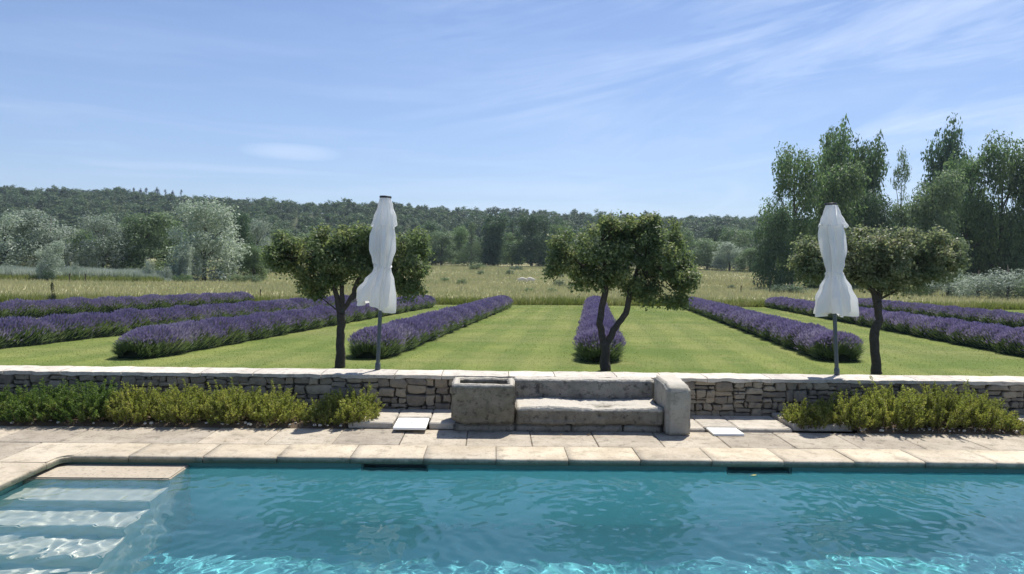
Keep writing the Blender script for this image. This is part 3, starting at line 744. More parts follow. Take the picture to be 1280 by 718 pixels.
oak('oak_tree', 'middle oak with a forked trunk behind the wall above the stone bench', 12.05,
    [[(756, 474, 11), (756, 448, 10), (757, 428, 10)], [(755, 432, 8), (750, 405, 7), (756, 365, 6.5), (757, 335, 5), (750, 305, 3)], [(759, 430, 7.5), (770, 408, 6.5), (782, 392, 6.5), (788, 362, 5.5), (800, 330, 4), (815, 305, 2.5)],
     [(755, 362, 4), (742, 348, 3.5), (728, 332, 2.5), (712, 318, 2)]],
    [(730, 315, 42, 36), (778, 310, 50, 38), (826, 314, 44, 42), (704, 318, 17, 26), (852, 330, 18, 36), (782, 294, 44, 22), (765, 346, 44, 18), (815, 358, 42, 24), (845, 372, 18, 12), (700, 332, 16, 20), (735, 345, 30, 18), (848, 345, 24, 28), (756, 276, 14, 9), (812, 278, 16, 8)], 'oak_leaf', 22, 26000)
oak('oak_tree', 'right oak with one crooked trunk and a wide grey-green flat-topped crown', 12.05,
    [[(1096, 480, 10), (1094, 440, 9), (1092, 418, 9.5), (1099, 400, 8), (1097, 376, 8)], [(1097, 380, 7.5), (1092, 365, 6), (1075, 350, 5), (1050, 335, 3.5), (1022, 322, 2)],
     [(1097, 378, 6.5), (1102, 350, 5.5), (1110, 325, 4), (1120, 305, 2.5)], [(1100, 358, 5), (1125, 342, 4), (1155, 325, 2.5), (1180, 315, 2)]],
    [(1008, 318, 28, 32), (1058, 314, 46, 32), (1108, 316, 48, 36), (1156, 314, 38, 32), (1134, 308, 34, 28), (1082, 306, 34, 26), (1190, 312, 14, 16), (1108, 346, 48, 20), (1022, 342, 24, 14), (1156, 342, 18, 16), (1050, 362, 10, 10), (1085, 338, 58, 26), (1142, 342, 40, 20), (1030, 336, 34, 22), (1010, 338, 26, 16), (1050, 346, 34, 14), (1168, 334, 34, 22), (1192, 322, 14, 18), (1105, 356, 40, 12)], 'olive_oak_leaf', 23, 27000)

# ------------------------------------------------------------------ pool deck
COP_Y0, COP_Y1 = 7.63, 8.15
def prism(profile, x0, x1, nx=4, seed=0, rough=.0):
    """extrude a closed (y, z) profile along x"""
    k = len(profile); V = []; Fq = []; r = random.Random(seed)
    for i in range(nx + 1):
        x = x0 + (x1 - x0) * i / nx
        for (y, z) in profile: V.append((x, y + r.uniform(-rough, rough), z + r.uniform(-rough, rough) * .5))
    for i in range(nx):
        for j in range(k): Fq.append((i * k + j, i * k + (j + 1) % k, (i + 1) * k + (j + 1) % k, (i + 1) * k + j))
    return V, Fq, [tuple(reversed(range(k)))], [tuple(nx * k + j for j in range(k))]
def nose(y0, y1, z1, th, r=.024):
    p = [(y1, z1 - th), (y1, z1)]
    for i in range(5): a = pi / 2 * i / 4; p.append((y0 + r - r * sin(a), z1 - r + r * cos(a)))
    p += [(y0, z1 - th + .006), (y0 + .006, z1 - th)]
    return p
def build_deck():
    copg = empty('pool_coping', (0, 0, 0)); tag(copg, kind='structure')
    r = random.Random(4)
    k = -4
    xs = [-4.39] + [-.71 + .757 * i for i in range(-4, 15)]
    for i in range(len(xs) - 1):
        if xs[i + 1] - xs[i] < .3: continue
        dz = r.uniform(-.004, .004); dy = r.uniform(-.006, .006)
        mb = MB().add(*prism(nose(COP_Y0 + dy, COP_Y1 - .004, dz, .068), xs[i] + .003, xs[i + 1] - .003, 8, i, .0016))
        o = link('coping_stone', mb.mesh('coping_stone'), M['coping'], copg)
        for p in o.data.polygons: p.use_smooth = abs(p.normal.x) < .5 and len(p.vertices) == 4
    # left arm of the coping: runs towards the camera along x = -4.4
    ys = [7.35, 6.6, 5.85, 5.1, 4.35, 3.6, 2.85, 2.1]
    for i in range(len(ys) - 1):
        V, Fq, c0, c1 = prism(nose(0, .52, r.uniform(-.003, .003), .068), ys[i + 1] + .003, ys[i] - .003, 8, 50 + i, .0016)
        V = [(-4.40 - v[1], v[0], v[2]) for v in V]
        o = link('coping_stone', MB().add(V, Fq, c0, c1).mesh('coping_stone'), M['coping'], copg)
        bmn = bmesh.new(); bmn.from_mesh(o.data); bmesh.ops.recalc_face_normals(bmn, faces=bmn.faces); bmn.to_mesh(o.data); bmn.free()
    # corner stone with its rounded inner corner
    bm = bmesh.new(); R = .12; pts = [(-4.40, 7.353)]
    for i in range(7): a = pi / 2 * i / 6; pts.append((-4.40 + R - R * cos(a), 7.51 + R * sin(a)))
    pts += [(-4.393 + R, 7.63)] if False else []
    pts += [(-4.283, 8.146), (-4.92, 8.146), (-4.92, 7.353)]
    xs0 = xs
    vs = [bm.verts.new((x, y, .001)) for x, y in pts]; f = bm.faces.new(vs)
    e = bmesh.ops.extrude_face_region(bm, geom=[f]); bmesh.ops.translate(bm, verts=[v for v in e['geom'] if isinstance(v, bmesh.types.BMVert)], vec=(0, 0, -.069))
    bmesh.ops.recalc_face_normals(bm, faces=bm.faces)
    bmesh.ops.bevel(bm, geom=[ed for ed in bm.edges if all(v.co.z > -.01 for v in ed.verts)], offset=.018, segments=3, affect='EDGES')
    me = bpy.data.meshes.new('coping_stone'); bm.to_mesh(me); bm.free(); link('coping_stone', me, M['coping'], copg)
    # deck slabs behind the coping
    pav = empty('pavement', (0, 0, 0)); tag(pav, kind='structure')
    mb = MB().box((-14, 7.0, -.25), (-4.93, 9.8, -.075)).box((-4.93, 8.16, -.25), (14, 9.8, -.075)).box((-14, 1, -.25), (-4.93, 7.0, -.075)); link('slab_bed', mb.mesh('slab_bed'), M['soil'], pav)
    def slab(x0, x1, y0, y1, z, th, mat, sd, rough=.004, bev=.008, cut=7, lump=.004):
        bm = bmesh.new(); bmesh.ops.create_cube(bm, size=1)
        bmesh.ops.scale(bm, verts=bm.verts, vec=(x1 - x0 - .007, y1 - y0 - .007, th)); bmesh.ops.translate(bm, verts=bm.verts, vec=((x0 + x1) / 2, (y0 + y1) / 2, z - th / 2))
        bmesh.ops.bevel(bm, geom=bm.edges[:], offset=bev, segments=1, affect='EDGES')
        bmesh.ops.subdivide_edges(bm, edges=[ed for ed in bm.edges if ed.calc_length() > .2], cuts=2, use_grid_fill=True)
        for v in bm.verts: v.co += Vector((noise.noise(v.co * 7 + Vector((sd, 0, 0))), noise.noise(v.co * 7 + Vector((0, sd, 5))), .5 * noise.noise(v.co * 5 + Vector((9, 0, sd))))) * lump
        me = bpy.data.meshes.new('paving_slab'); bm.to_mesh(me); bm.free()
        return link('paving_slab', me, mat, pav)
    dx = [-8.5, -7.75, -7.0, -6.25, -5.5, -4.75, -4.01] + [-3.27 + .745 * i for i in range(0, 16)]
    for i in range(len(dx) - 1):
        slab(dx[i], dx[i + 1], 8.152, 8.92, r.uniform(-.006, .002), .06, M['paving'], i)
    for i, (x0, x1, y0, y1) in enumerate([(-5.75, -4.93, 7.36, 8.148), (-6.6, -5.75, 7.36, 8.148), (-7.5, -6.6, 7.36, 8.148), (-5.75, -4.93, 6.6, 7.356), (-6.6, -5.75, 6.6, 7.356), (-7.5, -6.6, 6.6, 7.356), (-5.75, -4.93, 5.8, 6.596), (-6.6, -5.75, 5.8, 6.596)]):
        slab(x0, x1, y0, y1, r.uniform(-.005, .002), .06, M['paving'], 40 + i)
    # raised old slabs at the wall foot; the lids sit in cut-outs
    sl = [(-1.75, -1.20, 8.93, 9.74, .078), (-1.20, -.77, 9.24, 9.74, .078), (-.77, .45, 8.93, 9.74, .078), (.45, 1.6, 9.2, 9.74, .03), (1.6, 2.62, 8.95, 9.74, .03),
          (2.62, 3.05, 9.06, 9.74, .032), (3.05, 3.72, 8.97, 9.74, .03), (3.73, 4.5, 9.02, 9.74, .075), (6.9, 7.9, 8.98, 9.74, .08)]
    for i, (x0, x1, y0, y1, z) in enumerate(sl): slab(x0, x1, y0, y1, z, .085, M['band'], 70 + i, bev=.014, lump=.010)
    # planting soil
    for (x0, x1) in ((-9, -1.76), (4.51, 6.89)):
        V = []; Fq = []; nx, ny = 60, 10
        for i in range(nx + 1):
            for j in range(ny + 1):
                x = x0 + (x1 - x0) * i / nx; y = 8.915 + .85 * j / ny; V.append((x, y, .008 + (.035 * noise.noise(Vector((x * 5, y * 5, 2))) + .03 if j > 0 else -.03)))
        for i in range(nx):
            for j in range(ny): a = i * (ny + 1) + j; Fq.append((a, a + ny + 1, a + ny + 2, a + 1))
        tag(link('planting_soil', mesh_arrays('planting_soil', V, [np.array(Fq)], True), M['soil']), kind='structure')
    mb = MB()
    for i in range(170):
        x = r.choice([r.uniform(-6.8, -1.8), r.uniform(4.5, 6.9)]); y = 8.93 + abs(r.gauss(0, .14)); s = r.uniform(.008, .024)
        V, Fq, T = tube([(x - s, y, .03), (x - s * .6, y, .03), (x + s * .5, y + .003, .032), (x + s, y, .03)], [s * .2, s * .7, s * .75, s * .2], 5); mb.add(V, Fq, T)
    tag(link('pebbles', mb.mesh('pebbles', True), M['pebble']), kind='stuff')
    PV = []; AX = []; NN = []
    for i in range(46):
        PV.append((r.uniform(-5.5, 7), r.choice([r.uniform(8.2, 8.9), r.uniform(8.6, 8.9)]), .010)); AX.append((r.uniform(-1, 1), r.uniform(-1, 1), r.uniform(-.1, .3))); NN.append((r.uniform(-.3, .3), r.uniform(-.3, .3), 1))
    V, Q = leaf_quads(np.array(PV), np.array(AX), np.array(NN), RNG.uniform(.02, .05, 46), RNG.uniform(.010, .02, 46))
    tag(link('dry_leaves', mesh_arrays('dry_leaves', V, [Q]), plain('dry_leaf', (.20, .13, .06), .9, .2, .4, 9)), kind='stuff')
    # white lids
    for (x0, x1, y0, y1, z, lb, tilt) in ((-1.175, -.785, 8.72, 9.21, .055, 'white square skimmer lid left of the stone trough, slightly proud of its hole', .02), (2.655, 3.03, 8.72, 9.04, .012, 'white square skimmer lid right of the stone bench, sunk in its hole', 0)):
        root = empty('skimmer_lid', ((x0 + x1) / 2, (y0 + y1) / 2, z)); root.rotation_euler = (tilt, 0, 0)
        bm = bmesh.new(); bmesh.ops.create_cube(bm, size=1); bmesh.ops.scale(bm, verts=bm.verts, vec=(x1 - x0, y1 - y0, .028)); bmesh.ops.bevel(bm, geom=bm.edges[:], offset=.006, segments=2, affect='EDGES')
        me = bpy.data.meshes.new('cover'); bm.to_mesh(me); bm.free(); link('cover', me, M['lid'], root)
        link('finger_hole', MB().tube([(0, 0, .010), (0, 0, .0155)], [.012, .012], 8).mesh('finger_hole'), M['pole'], root)
        tag(root, lb, 'skimmer lid', 'skimmer lids in the paving')
build_deck()

# ------------------------------------------------------------------ pool
WATER_Z = -.117
def build_pool():
    tile, n, b = new_mat('pool_plaster')
    p = n.pos(); c = n.mix(n.noise(p, 1.2, 4, .6), (.26, .74, .76), (.31, .79, .82)); c = n.mix(n.math('MULTIPLY', n.noise(p, 9, 4, .6), .4), c, (.28, .76, .77))
    n.link(c, b.inputs['Base Color']); b.inputs['Roughness'].default_value = .7
    M['plaster'] = tile
    floor_m = stone_mat('pool_floor_plaster', (.15, .50, .56), (.12, .44, .50), (.18, .55, .60), 1.5, rand=0, bs=.1, bd=.002)
    sp = n.add('ShaderNodeSeparateXYZ'); n.link(p, sp.inputs[0]); zz = n.math('ADD', sp.outputs[2], n.math('MULTIPLY', n.math('SUBTRACT', n.noise(p, 10, 5, .7), .5), .06))
    wall_shade = n.mix(n.math('MULTIPLY', n.ramp(zz, -.19, -.12), .9), c, (.065, .13, .105)); n.link(wall_shade, b.inputs['Base Color'])      # shade under the coping, painted as a dark green band
    yb = 7.67; x0, x1, ny0, zf = -4.54, 9.6, 1.6, -1.78
    # back wall with the two skimmer mouths left open
    holes = [(-1.36, -.66, -.25, -.078), (2.48, 3.18, -.26, -.078)]
    mb = MB(); xs = [x0]
    for h in holes: xs += [h[0], h[1]]
    xs.append(x1)
    for i in range(len(xs) - 1):
        if i % 2 == 0: mb.box((xs[i], yb, zf), (xs[i + 1], yb + .2, -.0705))
        else: mb.box((xs[i], yb, zf), (xs[i + 1], yb + .2, holes[i // 2][2]))
    o = link('pool_wall', mb.mesh('pool_wall'), tile); tag(o, kind='structure')
    o2 = link('pool_wall', MB().box((x0 - .2, ny0, zf), (x0, yb + .2, -.0705)).box((x1, ny0, zf), (x1 + .2, yb + .2, .0)).box((x0 - .2, ny0 - .2, zf), (x1 + .2, ny0, 0)).mesh('pool_wall'), tile); tag(o2, kind='structure')
    o3 = link('pool_floor', MB().box((x0 - .2, ny0 - .2, zf - .1), (x1 + .2, yb + .2, zf)).mesh('pool_floor'), floor_m); tag(o3, kind='structure')
    for (a, bq, z0, z1), lb in zip(holes, ('dark skimmer mouth in the pool wall under the coping, left one', 'dark skimmer mouth in the pool wall with a leaf floating before it, right one')):
        root = empty('pool_skimmer', ((a + bq) / 2, yb, z0)); w = (bq - a) / 2; h = z1 - z0
        link('throat', MB().box((-w, .02, 0.001), (-w + .02, .2, h)).box((w - .02, .02, .001), (w, .2, h)).box((-w, .18, .001), (w, .2, h)).mesh('throat'), M['dark_hole'], root)
        link('weir_flap', MB().box((-w + .03, .05, .02), (w - .03, .065, h * .62)).mesh('weir_flap'), M['dark_hole'], root)
        tag(root, lb, 'pool skimmer', 'skimmer mouths in the pool wall')
    # steps
    st = empty('pool_steps', ((x0 - 3.13) / 2, yb, 0)); ox = st.location.x
    xr = -3.13
    ysf = [7.19, 6.77, 6.35, 5.93, 5.51, 5.09]; zt = [-.098, -.325, -.55, -.775, -1.0, -1.22]
    yprev = yb
    for i, (yf, z) in enumerate(zip(ysf, zt)):
        bm = bmesh.new(); bmesh.ops.create_cube(bm, size=1); w, d, h = xr - x0 - .002, yprev - yf + (.02 if i else 0), z - zf
        bmesh.ops.scale(bm, verts=bm.verts, vec=(w, d, h)); bmesh.ops.translate(bm, verts=bm.verts, vec=((x0 + xr) / 2 - ox, yf + d / 2 - yb, zf + h / 2))
        bmesh.ops.bevel(bm, geom=bm.edges[:], offset=.012, segments=2, affect='EDGES')
        me = bpy.data.meshes.new('step'); bm.to_mesh(me); bm.free(); so = link('step', me, M['step'] if i else M['platform'], st)
        so.cycles.is_caustics_receiver = True; yprev = yf
        if i == 0:
            pass
    tag(st, 'pale stone pool steps going down into the water at the left corner', 'steps')
    for q in (o, o2, o3): q.cycles.is_caustics_receiver = True
    # water: a rippled sheet
    rng = np.random.default_rng(8); hx = .026
    nx, ny = int((x1 - x0) / hx), int((yb - ny0) / hx)
    X, Y = np.meshgrid(np.linspace(x0 - .01, x1 + .01, nx), np.linspace(ny0 - .01, yb + .005, ny), indexing='ij'); Z = np.zeros_like(X)
    wx = X + .10 * np.sin(Y * 2.3 + X * .7) + .05 * np.sin(X * 4.1 - Y * 1.9); wy = Y + .10 * np.sin(X * 1.9 - Y * 1.1) + .05 * np.sin(Y * 5.2 + X * 2.2)
    for i in range(60):
        lam = .085 * (9 ** rng.uniform(0, 1)); ang = rng.normal(.6, .9); k = 2 * pi / lam
        amp = .0125 * lam / (2 * pi) * (2.1 if lam < .2 else 1.3 if lam < .35 else .7); env = .55 + .45 * np.sin(X * rng.uniform(.3, 1.1) + rng.uniform(0, 6)) * np.sin(Y * rng.uniform(.4, 1.3) + rng.uniform(0, 6))
        Z += amp * env * np.sin(k * (cos(ang) * wx + sin(ang) * wy) + rng.uniform(0, 6.28))
    V = np.stack([X, Y, Z + WATER_Z], 2).reshape(-1, 3); I = np.arange(nx * ny).reshape(nx, ny)
    Fq = np.stack([I[:-1, :-1], I[1:, :-1], I[1:, 1:], I[:-1, 1:]], 2).reshape(-1, 4)
    wm, n, b = new_mat('pool_water')
    b.inputs['Base Color'].default_value = (.92, .985, .99, 1); b.inputs['Roughness'].default_value = 0.0; b.inputs['IOR'].default_value = 1.333; b.inputs['Transmission Weight'].default_value = 1.0
    df = n.add('ShaderNodeBsdfDiffuse'); df.inputs[0].default_value = (.18, .60, .66, 1)      # turquoise diffuse share stands in for light scattered in the water
    mx = n.add('ShaderNodeMixShader'); mx.inputs[0].default_value = .095; n.link(b.outputs[0], mx.inputs[1]); n.link(df.outputs[0], mx.inputs[2])
    n.link(mx.outputs[0], wm.node_tree.nodes['Material Output'].inputs['Surface'])
    wo = link('water', mesh_arrays('water', V, [Fq], True), wm); tag(wo, kind='structure')
    wo.cycles.is_caustics_caster = True
    try: sd.cycles.is_caustics_light = True
    except Exception as ex: print('caustics light', ex)
    # the floating leaf
    p_ = at_z(942, 594.5, WATER_Z + .006); V, Q = leaf_quads(np.array([[0, 0, .004], [.02, .008, .005]]), np.array([[1, .1, .05], [1, .5, .0]]), np.array([[0, 0, 1.], [0, .1, 1]]), np.array([.07, .03]), np.array([.03, .015]))
    yl = plain('yellow_leaf', (.50, .42, .10), .6)
    tag(link('fallen_leaf', mesh_arrays('fallen_leaf', V, [Q]), yl, None, p_), 'yellow leaf floating by the right skimmer mouth', 'leaf')
build_pool()

# ------------------------------------------------------------------ dry stone wall
def build_wall():
    root = empty('stone_wall', (0, 9.75, 0))
    link('wall_core', MB().box((-11, .05, 0), (12, .41, .455)).mesh('wall_core'), M['mortar'], root)
    r = random.Random(12)
    # irregular courses -> seeds -> stretched Voronoi cells
    cells = []; zt = .487
    def split(x0, x1, z0, z1, depth=0):
        w, h = x1 - x0, z1 - z0; lim = r.choice([.011, .017, .025, .034, .045])
        if (w * h < lim and w / h < 4.2 and h < .19) or (w < .12 and h < .10):
            cells.append([x0, x1, z0, z1]); return
        if w / h > r.uniform(1.5, 3.0) or h < .085:
            f = r.uniform(.32, .68); split(x0, x0 + w * f, z0, z1, depth + 1); split(x0 + w * f, x1, z0, z1, depth + 1)
        else:
            f = r.uniform(.36, .64); split(x0, x1, z0, z0 + h * f, depth + 1); split(x0, x1, z0 + h * f, z1, depth + 1)
    x = -10.0
    while x < 10.4:
        w = r.uniform(.55, 1.1)
        if x < -.35 and x + w > -.35: w = max(.3, -.3 - x)
        if not (-.31 < x < 1.95): split(x, x + w, .004, zt)
        x = x + w if x + w < -.31 or x >= 1.9 else (1.95 if x + w < 1.96 else x + w)
    rects = cells; cells = []
    for (x0, x1, z0, z1) in rects:
        w, h = x1 - x0, z1 - z0; jx, jz = min(.03, w * .14), min(.016, h * .16); J = lambda m: r.uniform(-m, m)
        cells.append([(x0 + J(jx), max(.003, z0 + J(jz))), (x0 + w * r.uniform(.35, .65), max(.003, z0 + J(jz))), (x1 + J(jx), max(.003, z0 + J(jz))), (x1 + J(jx), z0 + h * .5), (x1 + J(jx), min(zt, z1 + J(jz))), (x0 + w * r.uniform(.35, .65), min(zt, z1 + J(jz))), (x0 + J(jx), min(zt, z1 + J(jz)))])
    print('wall stones', len(cells))
    fill = MB(); shown = 0
    for ci, poly in enumerate(cells):
        cx = sum(p[0] for p in poly) / len(poly); cz = sum(p[1] for p in poly) / len(poly)
        wx = max(p[0] for p in poly) - min(p[0] for p in poly); wz = max(p[1] for p in poly) - min(p[1] for p in poly)
        g = .0042
        pts = [(cx + (p[0] - cx) * max(.3, 1 - 2 * g / max(wx, .05)), cz + (p[1] - cz) * max(.3, 1 - 2 * g / max(wz, .03))) for p in poly]
        # round the corners once
        rp = []
        for q in range(len(pts)):
            a, b = pts[q], pts[(q + 1) % len(pts)]
            rp += [(a[0] * .84 + b[0] * .16 + r.uniform(-.003, .003), a[1] * .84 + b[1] * .16 + r.uniform(-.002, .002)), (a[0] * .16 + b[0] * .84, a[1] * .16 + b[1] * .84)]
        k = len(rp); dep = r.uniform(-.022, .018); tx, tz = r.uniform(-.05, .05), r.uniform(-.10, .06)
        V = [(p[0], .07, p[1]) for p in rp]
        V += [(p[0], dep + .014 + (p[0] - cx) * tx + (p[1] - cz) * tz, p[1]) for p in rp]
        V += [(cx + (p[0] - cx) * .90, dep - .004 + (p[0] - cx) * tx + (p[1] - cz) * tz + r.uniform(-.004, .004), cz + (p[1] - cz) * .84) for p in rp]
        V.append((cx, dep - .010 + r.uniform(-.006, .006), cz))
        F1 = [(j, (j + 1) % k, k + (j + 1) % k, k + j) for j in range(k)] + [(k + j, k + (j + 1) % k, 2 * k + (j + 1) % k, 2 * k + j) for j in range(k)]
        T = [(2 * k + j, 2 * k + (j + 1) % k, 3 * k) for j in range(k)]
        hid = cx < -7.3 or cx > 8.0 or ((cx < -1.6 or 4.35 < cx < 6.85) and max(p[1] for p in poly) < .25)      # behind the shrubs
        if hid or shown >= 298: fill.add(V, F1, T)
        else: link('stone', MB().add(V, F1, T).mesh('stone'), M['rubble'], root); shown += 1
    tag(link('stones_behind_shrubs', fill.mesh('stones_behind_shrubs'), M['rubble'], root), kind='stuff')
    print('shown', shown)
    # pale cap stones
    x = -11.0; i = 0
    while x < 12:
        w = r.uniform(.55, 1.05); nx = max(6, int(w / .07)); V = []; Fq = []; ny = 5
        for sgn, zz in ((1, 0.0), (-1, 0.0)):
            for a in range(nx + 1):
                for b in range(ny + 1):
                    px = x + .005 + (w - .010) * a / nx; f = b / ny
                    e = .030 * noise.noise(Vector((px * 6, 0, 4))) + .024 * noise.noise(Vector((px * 17, 0, 1)))
                    e2 = .025 * noise.noise(Vector((px * 2.1, 3, 4)))
                    y = -.035 + e + (.47 + e2 - e) * f
                    edge = .010 if b in (0, ny) else 0
                    zt_ = .538 + .010 * noise.noise(Vector((px * 3, y * 3, 7))) + .006 * noise.noise(Vector((px * 13, y * 13, 7))) - edge
                    zb_ = .482 + .020 * noise.noise(Vector((px * 5, 2, 1))) + .012 * noise.noise(Vector((px * 16, 2, 1))) if b == 0 else .47
                    V.append((px, y + (.006 if sgn < 0 and b == 0 else 0), zt_ if sgn > 0 else zb_))
        m = (nx + 1) * (ny + 1); id_ = lambda a, b, s: s * m + a * (ny + 1) + b
        for a in range(nx):
            for b in range(ny):
                Fq.append((id_(a, b, 0), id_(a + 1, b, 0), id_(a + 1, b + 1, 0), id_(a, b + 1, 0))); Fq.append((id_(a, b + 1, 1), id_(a + 1, b + 1, 1), id_(a + 1, b, 1), id_(a, b, 1)))
            Fq.append((id_(a, 0, 1), id_(a + 1, 0, 1), id_(a + 1, 0, 0), id_(a, 0, 0))); Fq.append((id_(a, ny, 0), id_(a + 1, ny, 0), id_(a + 1, ny, 1), id_(a, ny, 1)))
        for b in range(ny): Fq.append((id_(0, b, 1), id_(0, b, 0), id_(0, b + 1, 0), id_(0, b + 1, 1))); Fq.append((id_(nx, b, 0), id_(nx, b, 1), id_(nx, b + 1, 1), id_(nx, b + 1, 0)))
        link('cap_stone', mesh_arrays('cap_stone', V, [np.array(Fq)], False), M['cap'], root)
        x += w; i += 1
    tag(root, 'low dry stone wall with pale cap stones between the pool deck and the lawn', 'wall')
build_wall()

# ------------------------------------------------------------------ stone bench and trough
def rough_block(name, lo, hi, mat, parent, seed, bev=.03, cuts=7, amp=.012, shape=None):
    bm = bmesh.new(); bmesh.ops.create_cube(bm, size=1)
    c = [(a + b) / 2 for a, b in zip(lo, hi)]; s = [b - a for a, b in zip(lo, hi)]
    bmesh.ops.scale(bm, verts=bm.verts, vec=s); bmesh.ops.translate(bm, verts=bm.verts, vec=c)
    bmesh.ops.bevel(bm, geom=bm.edges[:], offset=bev, segments=2, affect='EDGES')
    for _ in range(cuts):
        le = [e for e in bm.edges if e.calc_length() > .045]
        if not le: break
        bmesh.ops.subdivide_edges(bm, edges=le, cuts=1, use_grid_fill=True)
        if len(bm.faces) > 9000: break
    bmesh.ops.triangulate(bm, faces=[f for f in bm.faces if len(f.verts) > 4])
    bm.normal_update()
    for v in bm.verts:
        if shape: v.co = shape(v.co.copy())
        q = v.co * 4 + Vector((seed * 3.1, 0, 0)); d = noise.noise(q) * amp + noise.noise(q * 3.3) * amp * .6 + noise.noise(q * 8) * amp * .5 - max(0, noise.noise(q * 5.1) - .25) * amp * 1.6
        v.co += v.normal * d
    me = bpy.data.meshes.new(name); bm.to_mesh(me); bm.free()
    me.polygons.foreach_set('use_smooth', np.full(len(me.polygons), True))
    return link(name, me, mat, parent)
def build_bench():
    O = Vector((1.2, 9.2, 0)); root = empty('stone_bench', O)
    L = lambda x, y, z: (x - O.x, y - O.y, z - O.z)
    def seat_shape(v):      # worn hollow in the seat top, sagging front edge
        x, y, z = v
        if z > .2: z -= .022 * (1 + .5 * sin(x * 3.1)) * max(0, 1 - abs((y + .05) / .42)) + .012 * sin(x * 5 + 1)
        if z < .14: y += .02 * sin(x * 4)
        return Vector((x, y, z))
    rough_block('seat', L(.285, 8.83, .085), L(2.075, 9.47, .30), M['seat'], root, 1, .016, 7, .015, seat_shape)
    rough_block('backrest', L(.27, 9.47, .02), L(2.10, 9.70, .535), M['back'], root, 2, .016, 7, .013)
    def arm_shape(v):
        x, y, z = v
        if z > .45: z -= max(0, (-.28 - y)) * .30 * ((z - .45) / .15); x += (z - .45) * -.04
        return Vector((x, y, z))
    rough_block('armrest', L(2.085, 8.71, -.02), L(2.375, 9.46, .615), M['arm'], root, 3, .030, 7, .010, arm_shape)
    for i, (x0, x1) in enumerate(((.29, .95), (.965, 1.58), (1.60, 2.06))):
        rough_block('plinth_stone', L(x0, 8.86 + .012 * (i % 2), -.02), L(x1, 9.5, .078), M['bench'], root, 10 + i, .012, 5, .006)
    tag(root, 'long low weathered stone bench with a hollowed seat and one thick right arm', 'bench')
    t = empty('stone_trough', (-.11, 9.0, 0)); O2 = Vector(t.location)
    bm = bmesh.new(); bmesh.ops.create_cube(bm, size=1)
    bmesh.ops.scale(bm, verts=bm.verts, vec=(.755, .56, .49)); bmesh.ops.translate(bm, verts=bm.verts, vec=(0, .03, .335))
    top = max(bm.faces, key=lambda f: f.calc_center_median().z)
    r_ = bmesh.ops.inset_region(bm, faces=[top], thickness=.115)
    ex = bmesh.ops.extrude_face_region(bm, geom=[top]); bmesh.ops.delete(bm, geom=[top], context='FACES_ONLY')
    bmesh.ops.translate(bm, verts=[v for v in ex['geom'] if isinstance(v, bmesh.types.BMVert)], vec=(0, 0, -.26))
    bmesh.ops.bevel(bm, geom=[e for e in bm.edges if e.calc_length() > .2], offset=.016, segments=2, affect='EDGES')
    for _ in range(7):
        le = [e for e in bm.edges if e.calc_length() > .04]
        if not le: break
        bmesh.ops.subdivide_edges(bm, edges=le, cuts=1, use_grid_fill=True)
    bmesh.ops.triangulate(bm, faces=[f for f in bm.faces if len(f.verts) > 4]); bmesh.ops.recalc_face_normals(bm, faces=bm.faces); bm.normal_update()
    for v in bm.verts:
        q = v.co * 4.2; d = noise.noise(q) * .014 + noise.noise(q * 3.1) * .009 + noise.noise(q * 9) * .004
        nrm = v.normal.copy()
        # the lower left front corner is knocked off
        c = v.co
        k = max(0, (-.26 - c.x)) + max(0, (.22 - c.z)) * .9 + max(0, (-.20 - c.y)) * .3
        if c.x < -.2 and c.z < .25: c.z += max(0, (.25 - c.z)) * max(0, (-.2 - c.x)) * 2.4
        if c.z < .22: c.y += (.22 - c.z) * .28 if c.y < -.1 else 0
        v.co += nrm * d
    me = bpy.data.meshes.new('basin'); bm.to_mesh(me); bm.free(); me.polygons.foreach_set('use_smooth', np.full(len(me.polygons), True))
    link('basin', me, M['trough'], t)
    rough_block('plinth_stone', (-.355, -.13, -.02), (.38, .3, .078), M['bench'], t, 22, .012, 5, .006)
    tag(t, 'square hollow stone trough standing at the left end of the stone bench', 'trough')
build_bench()

